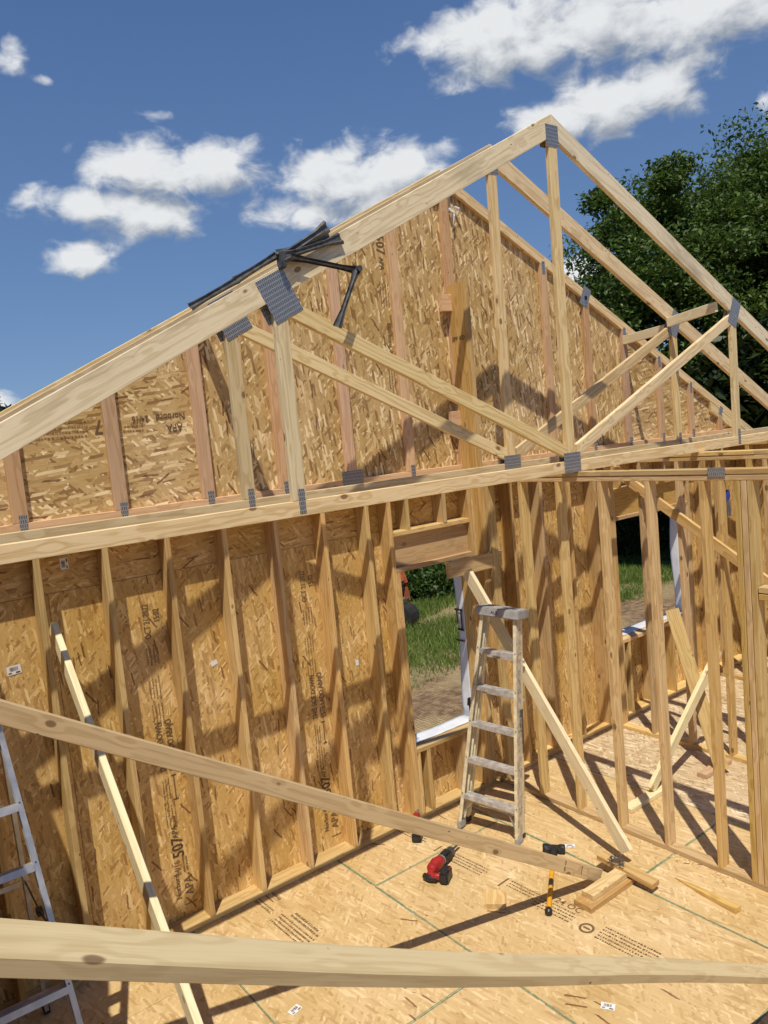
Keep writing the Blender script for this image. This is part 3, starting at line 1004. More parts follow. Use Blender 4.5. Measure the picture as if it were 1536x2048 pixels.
# torn wrap at the ridge of the gable
tw = MB()
for (x, z, dx, dz) in ((2.86, 5.10, .03, -.09), (2.90, 5.08, -.02, -.12), (2.93, 5.12, .05, -.05)):
    tw.tube([(x, -.02, z), (x + dx * .5, -.05, z + dz * .4), (x + dx, -.04, z + dz)], [.012, .010, .003], M_WRAP, 5)
tw.build('torn_wrap', gt)['kind'] = 'stuff'


# ------------------------------------------------------------------ common trusses
def roof_truss(y, label, mtop, mweb, dxb=0.0):
    """y = front face"""
    t = thing('roof_truss', (XC, y + T / 2, H), label, 'truss', 'common trusses set in front of the gable')
    yc = y + T / 2
    top_chord(t, y, .14, -2.45, -1, mtop)
    top_chord(t, y, .14, 8.0, 1, mtop)
    abox('bottom_chord', t, (XL - .14, XR + .14), (y, y + T), (H, H + .089), mweb)
    V6 = .14 / math.cos(math.atan(SL))
    zb = H + .09
    kx = XC - .012
    # king post with pointed top
    lo, hi = kx - .0445, kx + .0445
    prism('king_post', t, [(lo - .012, yc, zb), (hi - .012, yc, zb), (hi + .012, yc, ztop(hi + .012) - V6 - .001), (XC, yc, ZA - V6 - .001), (lo + .012, yc, ztop(lo + .012) - V6 - .001)],
          (kx, yc, 4), (0, 0, 1), (-1, 0, 0), T - .001, mweb)
    for s, vx in ((-1, .352), (1, 5.182)):
        lo, hi = vx - .0445, vx + .0445
        prism('upright_web', t, [(lo, yc, zb), (hi, yc, zb), (hi, yc, ztop(hi) - V6 - .001), (lo, yc, ztop(lo) - V6 - .001)], (vx, yc, 3.4), (0, 0, 1), (-1, 0, 0), T - .001, mweb)
        # diagonal from the top of the upright to the foot of the king post
        sx = -s
        top_in = vx + sx * .0455
        zt = ztop(top_in) - V6
        A = Vector((top_in, yc, zt - .075)); B = Vector((kx + s * .0465, yc, zb + .062))
        d = (B - A).normalized(); nrm = Vector((-d.z, 0, d.x));
        if nrm.z < 0: nrm = -nrm
        w = .0445
        def hit_x(p, x): return p + d * ((x - p.x) / d.x)
        up, dn = A + nrm * w, A - nrm * w
        # lower end rests on the chord, square to the king post; upper end under the rafter
        low_x = dn.x + (zb - dn.z) / d.z * d.x
        xk = kx + s * .0575
        if (low_x - xk) * s > 0.004:
            pl = [hit_x(dn, top_in), Vector((low_x, yc, zb + .001)), Vector((xk, yc, zb + .001)), hit_x(up, xk)]
        else:
            pl = [hit_x(dn, top_in), hit_x(dn, xk), hit_x(up, xk)]
        pu = hit_x(up, top_in); lim = ztop(top_in) - V6 - .001
        if pu.z > lim:
            m1 = d.z / d.x; m2 = SL * sx
            dx_ = (lim - pu.z) / (m1 - m2)
            pl += [Vector((top_in + dx_, yc, lim + m2 * dx_)), Vector((top_in, yc, lim))]
        else:
            pl.append(pu)
        prism('diagonal_web', t, pl, (A + B) / 2, d, nrm, T - .001, mweb)
    # plates
    a = math.atan(SL)
    plate(t, XC - .005, ZA - .155, .135, .155, y)
    plate(t, XC - .02, H + .075, .19, .15, y)
    plate(t, .355, ztop(.355) - .155, .20, .25, y, a)
    plate(t, 5.20, ztop(5.20) - .14, .15, .25, y, -a)
    for vx in (.352, 5.182): plate(t, vx + .012, H + .085, .042, .14, y)
    # back plates
    for (px_, pz, w, h, aa) in ((XC, ZA - .155, .135, .155, 0), (XC, H + .075, .19, .15, 0), (.355, ztop(.355) - .155, .20, .25, a), (5.2, ztop(5.2) - .14, .15, .25, -a)):
        plate(t, px_ - .03, pz, w, h, y + T + .0022, aa)
    return t


roof_truss(-.648, 'middle bare roof truss, between the sheathed gable and the nearest truss', M_TRUSS, M_TRUSS)
roof_truss(-1.257, 'nearest bare roof truss, its rafter grey and weathered at the left', M_GREY, M_TRUSS)

# short lateral spacers between trusses on the right slope
a = board('spacer_board', None, (5.22, -.04, ztop(5.22) - .20), (5.13, -.607, ztop(5.13) - .215), .089, .038, (0, 0, 1), M_BRIGHT)
tag(a, 'short pale spacer board between the gable and the middle truss', 'spacer', 'truss spacers')
a = board('spacer_board', None, (5.08, -.65, ztop(5.08) - .19), (4.96, -1.217, ztop(4.96) - .205), .089, .038, (0, 0, 1), M_BRIGHT)
tag(a, 'short pale spacer board between the middle and the nearest truss', 'spacer', 'truss spacers')

a = board('spacer_board', None, (.42, -.04, ztop(.42) - .13), (.42, -.608, ztop(.42) - .13), .089, .038, (1, 0, .5), M_BRIGHT)  # hidden spacer, added so its steep shadow crosses the gable
tag(a, 'unseen short spacer board behind the left rafter, added for its shadow on the gable', 'spacer', 'truss spacers')

# ------------------------------------------------------------------ ridge post and its blocks
po = thing('strongback_post', (2.77, -.13, 0), 'tall brown plank standing on edge against the gable with a black stamp', 'post')
pp = abox('plank', po, (2.75, 2.788), (-.222, -.040), (1.2, 4.44), M_FIR, 'z')
pp2 = abox('plank', po, (2.7885, 2.826), (-.222, -.1415), (1.2, 4.40), M_FIR, 'z')
printing(pp, [('t', 'SPF KD', 0, 0, .05, 1.0, M_INK)], (2.7485, -.13, 3.98), (0, -1, 0), (0, 0, 1), (-1, 0, 0))
abox('nailer_block', po, (2.64, 2.95), (-.077, -.0395), (4.22, 4.36), M_PINK)
abox('nailer_block', po, (2.64, 2.98), (-.077, -.0395), (3.24, 3.37), M_PINK)
sb = abox('scrap_block', None, (2.30, 2.93), (-.262, -.2235), (1.985, 2.12), M_STUD)
tag(sb, 'short board nailed across the post beside the near window head', 'block')


# ------------------------------------------------------------------ partitions
def partition(x0, y0, y1, studs, label, mat=M_STUD, extra=()):
    w = thing('partition_wall', (x0 + .045, (y0 + y1) / 2, 0), label, 'wall', 'open stud partitions')
    xx = (x0, x0 + .089)
    abox('bottom_plate', w, xx, (y0, y1), (.0005, T), mat, 'y')
    abox('top_plate', w, xx, (y0, y1), (H - 2 * T - .002, H - T - .004), mat, 'y', .004)
    xq = (xx[0] - .004, xx[1] - .004)
    ym = y1 - (y1 - y0) * .487
    abox('top_plate', w, xq, (ym + .002, y1), (H - T - .001, H - .002), mat, 'y', .004)
    abox('top_plate', w, (xx[0] - .001, xx[1] - .001), (y0 + .02, ym), (H - T - .001, H - .002), mat, 'y', .004)
    for y in studs:
        abox('stud', w, xx, (y - T, y), (T, H - 2 * T - .002), mat, 'z')
    for e in extra: e(w)
    return w


def p1_extra(w):
    # gang of studs and blocking at the corner nearest the camera
    me = block_mesh(.12, .06, .0016, .0003, M_PLATE)
    link('tie_plate', me, M_PLATE, w, frame(Vector((2.8045, -2.36, H - .022)), Vector((0, 1, 0)), Vector((0, 0, 1)), Vector((1, 0, 0))))
    abox('blocking', w, (2.811, 2.899), (-3.0, -2.60), (2.02, 2.058), M_STUD, 'y')
    abox('blocking', w, (2.811, 2.899), (-3.0, -2.60), (1.975, 2.013), M_STUD, 'y')


P1X = 2.81
ys1 = [-.225, -.62, -1.012, -1.413, -1.818, -2.228, -2.470, -2.512, -2.554, -3.0, -3.42, -3.83, -4.24, -4.64]
partition(P1X, -4.7, -.143, ys1, 'near partition of bare studs running from the ladder toward the camera', extra=(p1_extra,))
P2X = 4.49
ys2 = [-.225, -.60, -1.00, -1.40, -1.81, -2.21, -2.62, -3.03, -3.4]


def p2_extra(w):
    board('let_in_brace', w, (P2X - .0205, -.18, 2.79), (P2X - .0205, -2.9, .98), .089, T, (0, 0, 1), M_STUD)


partition(P2X, -3.45, -.143, ys2, 'second partition behind the near studs, with a sloping brace across it', extra=(p2_extra,))
ys3 = [-.225, -.62, -1.03, -1.43, -1.84, -2.25, -2.66]
partition(6.5, -2.7, -.143, ys3, 'farthest partition of bare studs, past the second window')

# eave walls
lw = thing('eave_wall', ((XL - .07), -3.4, 0), 'side wall under the left truss ends, sheathed outside', 'wall', 'sheathed eave walls')
rw = thing('eave_wall', ((XR + .07), -3.4, 0), 'side wall under the right truss ends, sheathed outside', 'wall', 'sheathed eave walls')
for w, xa, xb, xo, ye in ((lw, XL - .14, XL, XL - .153, -3.66), (rw, XR, XR + .14, XR + .1415, -7)):
    abox('bottom_plate', w, (xa, xb), (ye, -.143), (.0005, T), M_STUD, 'y')
    abox('top_plate', w, (xa, xb), (ye, -.143), (H - .078, H - .040), M_STUD, 'y')
    abox('top_plate', w, (xa, xb), (ye, -.143), (H - .040, H - .002), M_STUD, 'y')
    y = -.2
    while y - T > ye:
        abox('stud', w, (xa, xb), (y - T, y), (T, H - .078), M_STUD, 'z'); y -= S
    yy = 0.0
    while yy - 1.21 > ye - .02:
        c = Vector((xo + .0055, yy - .61, (H - .3) / 2 + .02))
        me = block_mesh(1.216, H + .26, .011, .001, M_OSB_WALL)
        link('sheathing_panel', me, M_OSB_WALL, w, frame(c, Vector((0, 1, 0)), Vector((0, 0, 1)), Vector((1, 0, 0))))
        yy -= 1.219
    abox('stud', w, (xa, xb), (ye, ye + T), (T, H - .078), M_STUD, 'z')

# unseen sheet over the truss ends, added to shade the lower left wall
sh = prism('shade_sheet', None, [(-1.305, -.06, 2.910), (-1.85, -1.80, 2.910), (-2.35, -1.65, 2.910), (-1.80, -.06, 2.910)], (-1.8, -.9, 2.910), (.953, -.30, 0), (.30, .953, 0), .012, M_OSB_GABLE, 0)
tag(sh, 'unseen strand board sheet added on the left truss ends to cast shade', 'sheet')

# ------------------------------------------------------------------ temporary braces
def lone(o, label, cat, group=None): return tag(o, label, cat, group)


b2 = board('brace_board', None, (-1.72, -1.72, 2.508), (2.16, -1.72, .045), .089, T, (0, 0, 1), M_BRACE)
lone(b2, 'long tan brace sloping from upper left down to the stacked blocks', 'brace')
pr = printing(b2, [('t', 'SPF', -.02, .0, .022, 1, M_INK), ('t', 'KD', .022, .0, .022, 1, M_INK), ('rect', .0, -.19, .06, .006, M_INK)],
              (1.80, -1.7395, .28), (.33, 0, .85), (-.85, 0, .53), (0, -1, 0))
b3 = board('brace_board', None, (-.792, -.155, 2.27), (-.775, -2.33, .03), .089, T, (0, -.7, -1), M_BRIGHT)
lone(b3, 'bright pale brace leaning from the left wall studs down toward the camera', 'brace')
d4 = Vector((0, -1.44, -1.92)).normalized()
n4 = Vector((0, -.8, .6)); n4 = (n4 - d4 * n4.dot(d4)).normalized()
A4 = Vector((2.469, -.26, 1.99)) + n4 * .0445; B4 = A4 + d4 * 2.40
b4 = board('brace_board', None, A4, B4, .10, T, n4, M_BRIGHT)
lone(b4, 'bright pale brace passing behind the cream ladder to the floor blocks', 'brace')
P5 = Vector((-1.5, -3.7196, 2.3705)); d5 = Vector((1, .14716, -.62298)).normalized()
w5 = Vector((0, 0, 1)).cross(d5).normalized(); n5 = d5.cross(w5)
w5r = w5 * math.cos(.2928) + n5 * math.sin(.2928)
me5 = block_mesh((4.6), .089, T, .004, M_PALE).copy()
bm = bmesh.new(); bm.from_mesh(me5)
bmesh.ops.subdivide_edges(bm, edges=[e for e in bm.edges if abs(e.verts[0].co.x - e.verts[1].co.x) > 1], cuts=24)
for v in bm.verts:
    t = v.co.x / 2.3
    v.co.z += -.012 * (1 - t * t) + .004 * math.sin(t * 5); v.co.y += .006 * math.sin(t * 4)
bm.to_mesh(me5); bm.free()
s5 = P5 + d5 * (2.3 - .75)
b5 = link('brace_board', me5, M_PALE, None, frame(s5, d5, w5r, d5.cross(w5r)))
lone(b5, 'broad pale board across the foreground, closest to the camera', 'brace')
# room behind the near partition
b6 = board('brace_board', None, (3.44, -1.285, .06), (4.47, -1.355, 1.02), .089, T, (-.7, 0, .7), M_BRIGHT)
lone(b6, 'pale brace rising from the floor plate to the second partition', 'brace')
b7 = board('brace_board', None, (4.40, -.955, 1.36), (4.20, -1.49, .03), .125, T, (.5, -.83, 0), M_STUD)
lone(b7, 'short board leaning on the second partition below the far window', 'brace')
b8 = abox('scrap_board', None, (3.08, 3.66), (-1.34, -1.25), (.001, .039), M_BRIGHT)
lone(b8, 'flat board on the floor under the pale brace behind the partition', 'scrap')
b9 = abox('scrap_board', None, (4.0, 4.42), (-1.46, -1.37), (.001, .039), M_PINK)
lone(b9, 'reddish scrap on the floor at the foot of the second partition', 'scrap')

# floor block pile where the braces end
k1 = abox('scrap_board', None, (1.83, 2.33), (-1.905, -1.765), (.001, .039), M_FIR); lone(k1, 'reddish plank lying flat, lowest of the brace block pile', 'scrap')
k2 = abox('scrap_board', None, (1.90, 2.285), (-1.872, -1.778), (.040, .078), M_STUD); lone(k2, 'pale block on top of the reddish plank in the block pile', 'scrap')
k3 = board('scrap_board', None, (2.30, -1.63, .098), (2.31, -2.07, .060), .084, T, (1, 0, 0), M_STUD); lone(k3, 'pale cross block at the right end of the block pile', 'scrap')
k4 = board('scrap_board', None, (1.548, -1.318, .0195), (1.430, -1.43, .0195), .14, T, (1, -.9, 0), M_STUD); lone(k4, 'small square offcut lying alone on the floor', 'scrap')
mbn = MB()
for i in range(26):
    p = Vector((2.275 + random.uniform(-.03, .03), -1.80 + random.uniform(-.035, .035), .118 + random.uniform(-.01, .02)))
    d = Vector((random.uniform(-1, 1), random.uniform(-1, 1), random.uniform(-.1, .9))).normalized() * random.uniform(.02, .05)
    mbn.tube([p, p + d], [.003, .003], M_STEELD, 5)
    mbn.tube([p + d, p + d * 1.06], [.007, .007], M_STEELD, 6)
lone(mbn.build('nail_cluster'), 'cluster of bent dark nails on the brace block pile', 'nails')
# tapered stake
vs = [(-.27, -.002, 0), (-.27, .002, 0), (-.05, -.026, 0), (-.05, .02, 0), (.22, -.03, 0), (.22, .028, 0), (-.27, -.002, .006), (-.27, .002, .006), (-.05, -.024, .022), (-.05, .018, .024), (.22, -.03, .036), (.22, .028, .036)]
fs = [(0, 2, 3, 1), (2, 4, 5, 3), (6, 7, 9, 8), (8, 9, 11, 10), (0, 6, 8, 2), (2, 8, 10, 4), (1, 3, 9, 7), (3, 5, 11, 9), (0, 1, 7, 6), (4, 10, 11, 5)]
me = bpy.data.meshes.new('wood_stake'); me.from_pydata(vs, [], fs)
bm = bmesh.new(); bm.from_mesh(me); bmesh.ops.recalc_face_normals(bm, faces=bm.faces); bm.to_mesh(me); bm.free()
lone(link('wood_stake', me, M_STUD, None, Matrix.Translation((2.51, -2.33, .001)) @ Matrix.Rotation(math.radians(-97), 4, 'Z')), 'pointed wood sliver on the floor in front of the partition', 'stake')


# ------------------------------------------------------------------ ladders
def ladder_front(t, F, hb, ht, L, n_steps, pitch, rail_d, rail_w, mr, ms, step_d=.085, first=None):
    """F maps (u, v, n) to world; rails taper hb -> ht"""
    def half(v): return hb + (ht - hb) * v / L
    for s in (-1, 1):
        m = MB()
        # channel rail: web + two flanges
        for (n0, n1, w0, w1) in ((-rail_d, 0, rail_w - .006, rail_w), (-.008, 0, 0, rail_w - .006), (-rail_d, -rail_d + .008, 0, rail_w - .006)):
            q = []
            for v in (0, L):
                for w in (w0, w1):
                    for n in (n0, n1):
                        q.append(F(s * (half(v) - rail_w + w), v, n))
            m.add(q, [(0, 1, 3, 2), (4, 6, 7, 5), (0, 4, 5, 1), (2, 3, 7, 6), (0, 2, 6, 4), (1, 5, 7, 3)], (M_FIBRED if mr is M_FIBRE and w0 > 0 else mr))
        r = m.build('rail', t)
        m = MB()
        for v in [first + pitch * i for i in range(n_steps)]:
            for dn in (-.02, -.06):
                c = F(s * (half(v) + .001), v + .01, dn); c2 = F(s * (half(v) + .005), v + .01, dn)
                m.tube([c, c2], [.006, .005], M_STEELD, 6)
            c = F(s * (half(v) - .014), v + .008, .001); c2 = F(s * (half(v) - .014), v + .008, .004)
            m.tube([c, c2], [.005, .004], M_STEELD, 6)
        m.build('rivet', r)['kind'] = 'stuff'
    for i in range(n_steps):
        v = first + pitch * i
        h = half(v) - rail_w + .002
        m = MB()
        # step tread: ribbed top and a front and back lip
        def pr(u0, u1, v0, v1, n0, n1):
            q = [F(u, vv, n) for u in (u0, u1) for vv in (v0, v1) for n in (n0, n1)]
            m.add(q, [(0, 1, 3, 2), (4, 6, 7, 5), (0, 4, 5, 1), (2, 3, 7, 6), (0, 2, 6, 4), (1, 5, 7, 3)], ms)
        slope = .18
        pr(-h, h, v - .003, v + .0005, -step_d + .004, .002)
        for k in range(5): pr(-h, h, v + .0005, v + .004, -step_d + .01 + k * .016, -step_d + .017 + k * .016)
        pr(-h, h, v - .030, v + .003, .0025, .007)
        pr(-h, h, v - .030, v + .003, -step_d, -step_d + .004)
        m.build('step', t)
    return half


def cream_ladder():
    B0 = Vector((2.035, -.745, 0.006)); T0_ = Vector((2.30, -.79, 1.74))
    up = (T0_ - B0).normalized()
    right = Vector((.285, -.96, 0)); right = (right - up * right.dot(up)).normalized()
    nrm = right.cross(up)      # out of the front
    if nrm.x > 0: nrm = -nrm
    t = thing('step_ladder', B0, 'folded cream fibreglass step ladder leaning in the corner by the window', 'ladder', 'step ladders')
    F = lambda u, v, n: B0 + right * u + up * v + nrm * n
    L = 1.77
    ladder_front(t, F, .272, .158, L, 5, .298, .072, .03, M_FIBRE, M_STEP, first=.28)
    half = lambda v: .272 + (.185 - .272) * v / L
    # rear rails folded behind
    for s in (-1, 1):
        m = MB()
        m.bar(F(s * .245, .02, -.125), F(s * .140, L - .04, -.10), .04, .022, nrm, M_FIBRE)
        m.build('rear_rail', t)
    for v in (.18, .50, .80, 1.10, 1.40):
        h = .245 - .08 * v / L
        m = MB(); m.bar(F(-h, v, -.14), F(h, v, -.14), .022, .01, up, M_STEP)
        m.build('rear_cross_bar', t)
    # top cap
    m = MB()
    R3 = Matrix((right, nrm, up)).transposed()
    m.box(F(0, L + .010, -.065), (.375, .19, .07), M_CAP, R3, .006)
    cap = m.build('top_cap', t)
    m = MB()
    for u, n in ((-.12, -.04), (.12, -.04), (-.12, -.10), (.02, -.08)):
        m.box(F(u, L + .0455, n), (.05, .014, .002), M_BLACK, R3)
    m.build('tool_slot', cap)['kind'] = 'stuff'
    printing(cap, [('t', 'ALE', -.02, 0, .034, 1.1, M_INK)], F(0, L + .010, .0305), right, up, nrm)
    # boots
    for s in (-1, 1):
        m = MB(); m.box(F(s * .258, .025, -.036), (.04, .085, .06), M_CAP, R3, .006); m.build('foot', t)
        m = MB(); m.box(F(s * .243, .04, -.125), (.036, .05, .05), M_BLACK, R3, .006); m.build('foot', t)
    # spreader arms and knee braces
    for s in (-1, 1):
        m = MB()
        m.bar(F(s * .235, 1.02, -.03), F(s * .225, .70, -.11), .02, .005, nrm, M_STEELD)
        m.bar(F(s * .232, 1.00, -.02), F(s * .232, 1.06, -.02), .04, .008, nrm, M_STEELD)
        m.build('spreader', t)
        m = MB()
        m.bar(F(s * .245, .10, -.02), F(s * .14, .262, -.03), .02, .004, nrm, M_ALU)
        m.build('knee_brace', t)
        m = MB()
        m.bar(F(s * .205, 1.28, -.02), F(s * .15, 1.405, -.03), .016, .004, nrm, M_ALU)
        m.build('knee_brace', t)
    return t


cream_ladder()


def alu_ladder():
    B0 = Vector((-1.43, -1.52, .004)); up = Vector((0, .30, 1)).normalized()
    right = Vector((1, -.05, 0)).normalized(); right = (right - up * right.dot(up)).normalized()
    nrm = right.cross(up)
    if nrm.y > 0: nrm = -nrm
    t = thing('step_ladder', B0, 'open aluminium step ladder cut off by the left edge', 'ladder', 'step ladders')
    F = lambda u, v, n: B0 + right * u + up * v + nrm * n
    L = 2.12
    ladder_front(t, F, .30, .165, L, 6, .29, .072, .026, M_ALU, M_ALU, first=.245)
    # rear frame
    for s in (-1, 1):
        m = MB()
        A = F(s * .165, L - .03, -.09); Bp = Vector((B0.x + s * .29, -.22, .004))
        m.bar(A, Bp, .045, .022, (0, 1, 0), M_ALU); m.build('rear_rail', t)
        # spreader: two hinged bars
        m = MB()
        a1 = F(s * .225, 1.05, -.07); a2 = Bp.lerp(A, .50); mid = (a1 + a2) / 2 - Vector((0, 0, .03))
        m.bar(a1, mid, .02, .004, (0, 0, 1), M_STEELD); m.bar(mid, a2, .02, .004, (0, 0, 1), M_STEELD)
        m.box(mid, (.03, .05, .03), M_BLACK)
        m.build('spreader', t)
        m = MB(); R3 = Matrix((right, nrm, up)).transposed()
        m.box(F(s * .287, .02, -.036), (.036, .09, .05), M_BLACK, R3, .005); m.build('foot', t)
        m = MB(); m.box(Bp + Vector((0, 0, .02)), (.036, .06, .04), M_BLACK, None, .005); m.build('foot', t)
        m = MB(); m.bar(F(s * .255, .30, -.02), F(s * .13, .515, -.03), .022, .004, nrm, M_ALU); m.build('knee_brace', t)
    for z in (.4, .9, 1.4):
        m = MB()
        A0 = Vector((B0.x - .28 + .06 * z, -.22 - .30 * z * .5, z)); A1 = Vector((B0.x + .28 - .06 * z, A0.y, z))
        m.bar(A0, A1, .03, .01, (0, 0, 1), M_ALU)
        m.build('rear_cross_bar', t)
    m = MB(); R3 = Matrix((right, nrm, up)).transposed()
    m.box(F(0, L + .02, -.075), (.40, .21, .06), M_CAP, R3, .012); m.build('top_cap', t)
    return t


alu_ladder()


# ------------------------------------------------------------------ tools
def sledge():
    E = Vector((1.616, -1.728, .022)); Hd = Vector((2.225, -1.262, .036))
    t = thing('sledge_hammer', Hd, 'sledge hammer with black head and yellow handle lying on the floor', 'hammer')
    ax = (Hd - E).normalized()
    side = Vector((.58, -.80, 0)); side = (side - ax * side.dot(ax)).normalized()
    m = MB()
    pts = [Hd + side * s for s in (-.082, -.076, -.045, -.03, .03, .045, .076, .082)]
    m.tube(pts, [.029, .034, .035, .029, .029, .035, .034, .029], M_BLACK, 8)
    m.build('head', t, True)
    m = MB(); m.tube([Hd - ax * .03, Hd - ax * .05, Hd - ax * .15, Hd - ax * .20], [.030, .028, .022, .018], M_BLACK, 10)
    m.build('overstrike_guard', t, True)
    m = MB(); m.tube([Hd - ax * .40, Hd - ax * .41, Hd - ax * .48], [.0172, .0178, .0172], M_BLACK, 10)
    m.build('grip_wrap', t, True)
    m = MB(); m.tube([Hd - ax * .18, Hd - ax * .45, E + ax * .03], [.016, .0165, .018], M_YELLOW, 12); m.build('handle', t, True)
    m = MB(); m.tube([E + ax * .05, E + ax * .04, E + ax * .012, E], [.019, .024, .025, .015], M_BLACK, 12); m.build('end_cap', t, True)


sledge()


def recip_saw():
    # lies on its side, front boot away from the camera under the brace
    O = Vector((1.46, -.80, .045))
    t = thing('cordless_saw', O, 'red cordless saw with black battery lying on the floor under the brace', 'power tool', 'red cordless tools')
    ax = Vector((.80, .25, 0)).normalized()      # toward the blade
    sd = Vector((.30, -.95, 0)); sd = (sd - ax * sd.dot(ax)).normalized()
    up = Vector((0, 0, 1))
    P = lambda a, s, u=0: O + (ax * a + sd * s) * .92 + up * u * .9
    R3 = Matrix((ax, sd, up)).transposed()
    m = MB(); m.tube([P(-.10, .0, .0), P(-.08, 0, .004), P(.0, -.005, .008), P(.06, 0, .006), P(.07, 0, .004)], [.022, .040, .046, .040, .034], M_RED, 12)
    m.build('motor_housing', t, True)
    m = MB(); m.tube([P(.066, 0, .004), P(.085, 0, .004)], [.0385, .0375], M_GREYP, 12); m.build('collar', t, True)
    m = MB(); m.box(P(.135, .0, .0), (.11, .075, .075), M_BLACK, R3, .014); m.build('gear_boot', t, True)
    m = MB(); m.box(P(.215, .0, .0), (.055, .05, .06), M_STEELD, R3, .006); m.build('shoe', t)
    m = MB(); m.bar(P(.23, 0, 0), P(.36, 0, .0), .022, .0015, sd, M_STEELD); m.build('blade', t)
    # loop handle
    m = MB(); m.tube([P(-.08, .01, .0), P(-.135, .02, 0), P(-.15, .07, 0), P(-.12, .11, 0)], [.030, .026, .024, .026], M_RED, 10)
    m.build('handle', t, True)
    m = MB(); m.tube([P(-.155, -.02, -.012), P(-.168, .03, -.012), P(-.150, .09, -.012)], [.022, .022, .022], M_BLACK, 10); m.build('grip', t, True)
    m = MB(); m.box(P(-.085, .135, -.002), (.13, .065, .082), M_BLACK, Matrix.Rotation(.25, 3, 'Z') @ R3, .01); b = m.build('battery', t, True)
    m = MB(); m.box(P(-.07, .135, .041), (.07, .012, .002), M_WHITE, Matrix.Rotation(.25, 3, 'Z') @ R3)
    m.box(P(-.05, .155, .041), (.05, .006, .002), M_RED, Matrix.Rotation(.25, 3, 'Z') @ R3); m.build('battery_label', b)


recip_saw()


def impact_driver():
    O = Vector((1.64, -.36, .001))
    t = thing('impact_driver', O, 'red impact driver standing on its black battery by the bottom plate', 'power tool', 'red cordless tools')
    fw = Vector((.75, .66, 0)).normalized(); up = Vector((0, 0, 1)); sd = fw.cross(up)
    P = lambda a, u, s=0: O + fw * a * .9 + up * u * .92 + sd * s
    R3 = Matrix((fw, sd, up)).transposed()
    m = MB(); m.box(P(0, .032), (.115, .075, .062), M_BLACK, R3, .008); m.build('battery', t, True)
    m = MB(); m.tube([P(-.005, .060), P(-.012, .10), P(-.005, .16)], [.026, .020, .022], M_RED, 10); m.build('handle', t, True)
    m = MB(); m.tube([P(-.075, .192), P(-.07, .193), P(-.02, .193), P(.045, .193)], [.026, .033, .034, .031], M_RED, 14); m.build('motor_housing', t, True)
    m = MB(); m.tube([P(-.078, .192), P(-.066, .192)], [.030, .0345], M_BLACK, 14); m.build('rear_cap', t, True)
    m = MB(); m.tube([P(.045, .193), P(.08, .193), P(.11, .193)], [.030, .026, .014], M_GREYP, 12); m.tube([P(.11, .193), P(.14, .193)], [.009, .008], M_STEELD, 8)
    m.build('nose', t, True)
    m = MB(); m.box(P(.02, .135), (.02, .018, .035), M_BLACK, R3, .004); m.build('trigger', t, True)


impact_driver()
m = MB(); m.bar((1.845, -.50, .006), (1.93, -.43, .006), .022, .008, (1, -1, 0), M_FIR)
tag(m.build('wood_chip'), 'small dark reddish chip on the floor by the cream ladder foot', 'scrap')


# steel truss spacer, folded bars draped over the nearest rafter
def flare_bar(t, A, B, wdir, w=.030, fl=.062, th=.012):
    A = Vector(A); B = Vector(B); ux = (B - A); L = ux.length; ux.normalize()
    uy = Vector(wdir); uy = (uy - ux * uy.dot(ux)).normalized(); uz = ux.cross(uy)
    st = [(0, fl), (.035, fl * .85), (.11, w), (L - .11, w), (L - .035, fl * .85), (L, fl)]
    m = MB(); vs = []; fs = []
    # folded channel: a W-shaped section, thin sheet
    prof = [(-.5, .5), (-.32, -.35), (-.12, .45), (.12, .45), (.32, -.35), (.5, .5)]
    n = len(prof)
    for x, ww in st:
        for (a, b) in prof: vs.append(A + ux * x + uy * (a * ww) + uz * (b * th))
        for (a, b) in prof: vs.append(A + ux * x + uy * (a * ww) + uz * (b * th - .0035))
    for i in range(len(st) - 1):
        o, q = i * 2 * n, (i + 1) * 2 * n
        for k in range(n - 1):
            fs.append((o + k, o + k + 1, q + k + 1, q + k)); fs.append((o + n + k + 1, o + n + k, q + n + k, q + n + k + 1))
        fs.append((o, q, q + n, o + n)); fs.append((o + n - 1, o + 2 * n - 1, q + 2 * n - 1, q + n - 1))
    for e in (0, (len(st) - 1) * 2 * n):
        for k in range(n - 1): fs.append((e + k, e + k + 1, e + n + k + 1, e + n + k))
    m.add(vs, fs, M_STEELD)
    return m.build('folding_bar', t)


ts = thing('truss_spacer', (.38, -1.25, 4.25), 'dark steel folding truss spacer draped over the nearest rafter', 'truss spacer')
J0 = Vector((.395, -1.275, 4.275))
flare_bar(ts, J0 + Vector((-.03, 0, -.035)), (.735, -1.235, 4.455), (.4, 0, -1), .038, .075)
flare_bar(ts, J0 + Vector((-.02, -.02, -.03)), (.80, -1.27, 4.385), (.2, -.3, -1), .038, .075)
flare_bar(ts, J0 + Vector((-.03, .02, -.02)), (.76, -1.21, 4.42), (.3, .5, -1), .038, .075)
flare_bar(ts, J0 + Vector((.03, -.02, -.025)), (.862, -1.31, 4.195), (.2, -.5, 1), .032, .05)
flare_bar(ts, (.862, -1.325, 4.215), (.675, -1.325, 3.865), (1, -.5, 0), .03, .055)
flare_bar(ts, J0 + Vector((-.03, .02, -.01)), (.10, -1.245, 4.118), (0, .35, 1), .036, .05)
flare_bar(ts, (.115, -1.248, 4.124), (-.175, -1.245, 3.972), (0, .35, 1), .034, .046)
m = MB(); m.tube([(.862, -1.345, 4.20), (.862, -1.29, 4.20)], [.018, .018], M_STEELD, 10); m.build('pivot_bolt', ts, True)
m = MB(); m.box(J0 + Vector((-.015, 0, -.045)), (.03, .06, .09), M_STEELD, None, .006); m.build('hinge', ts)

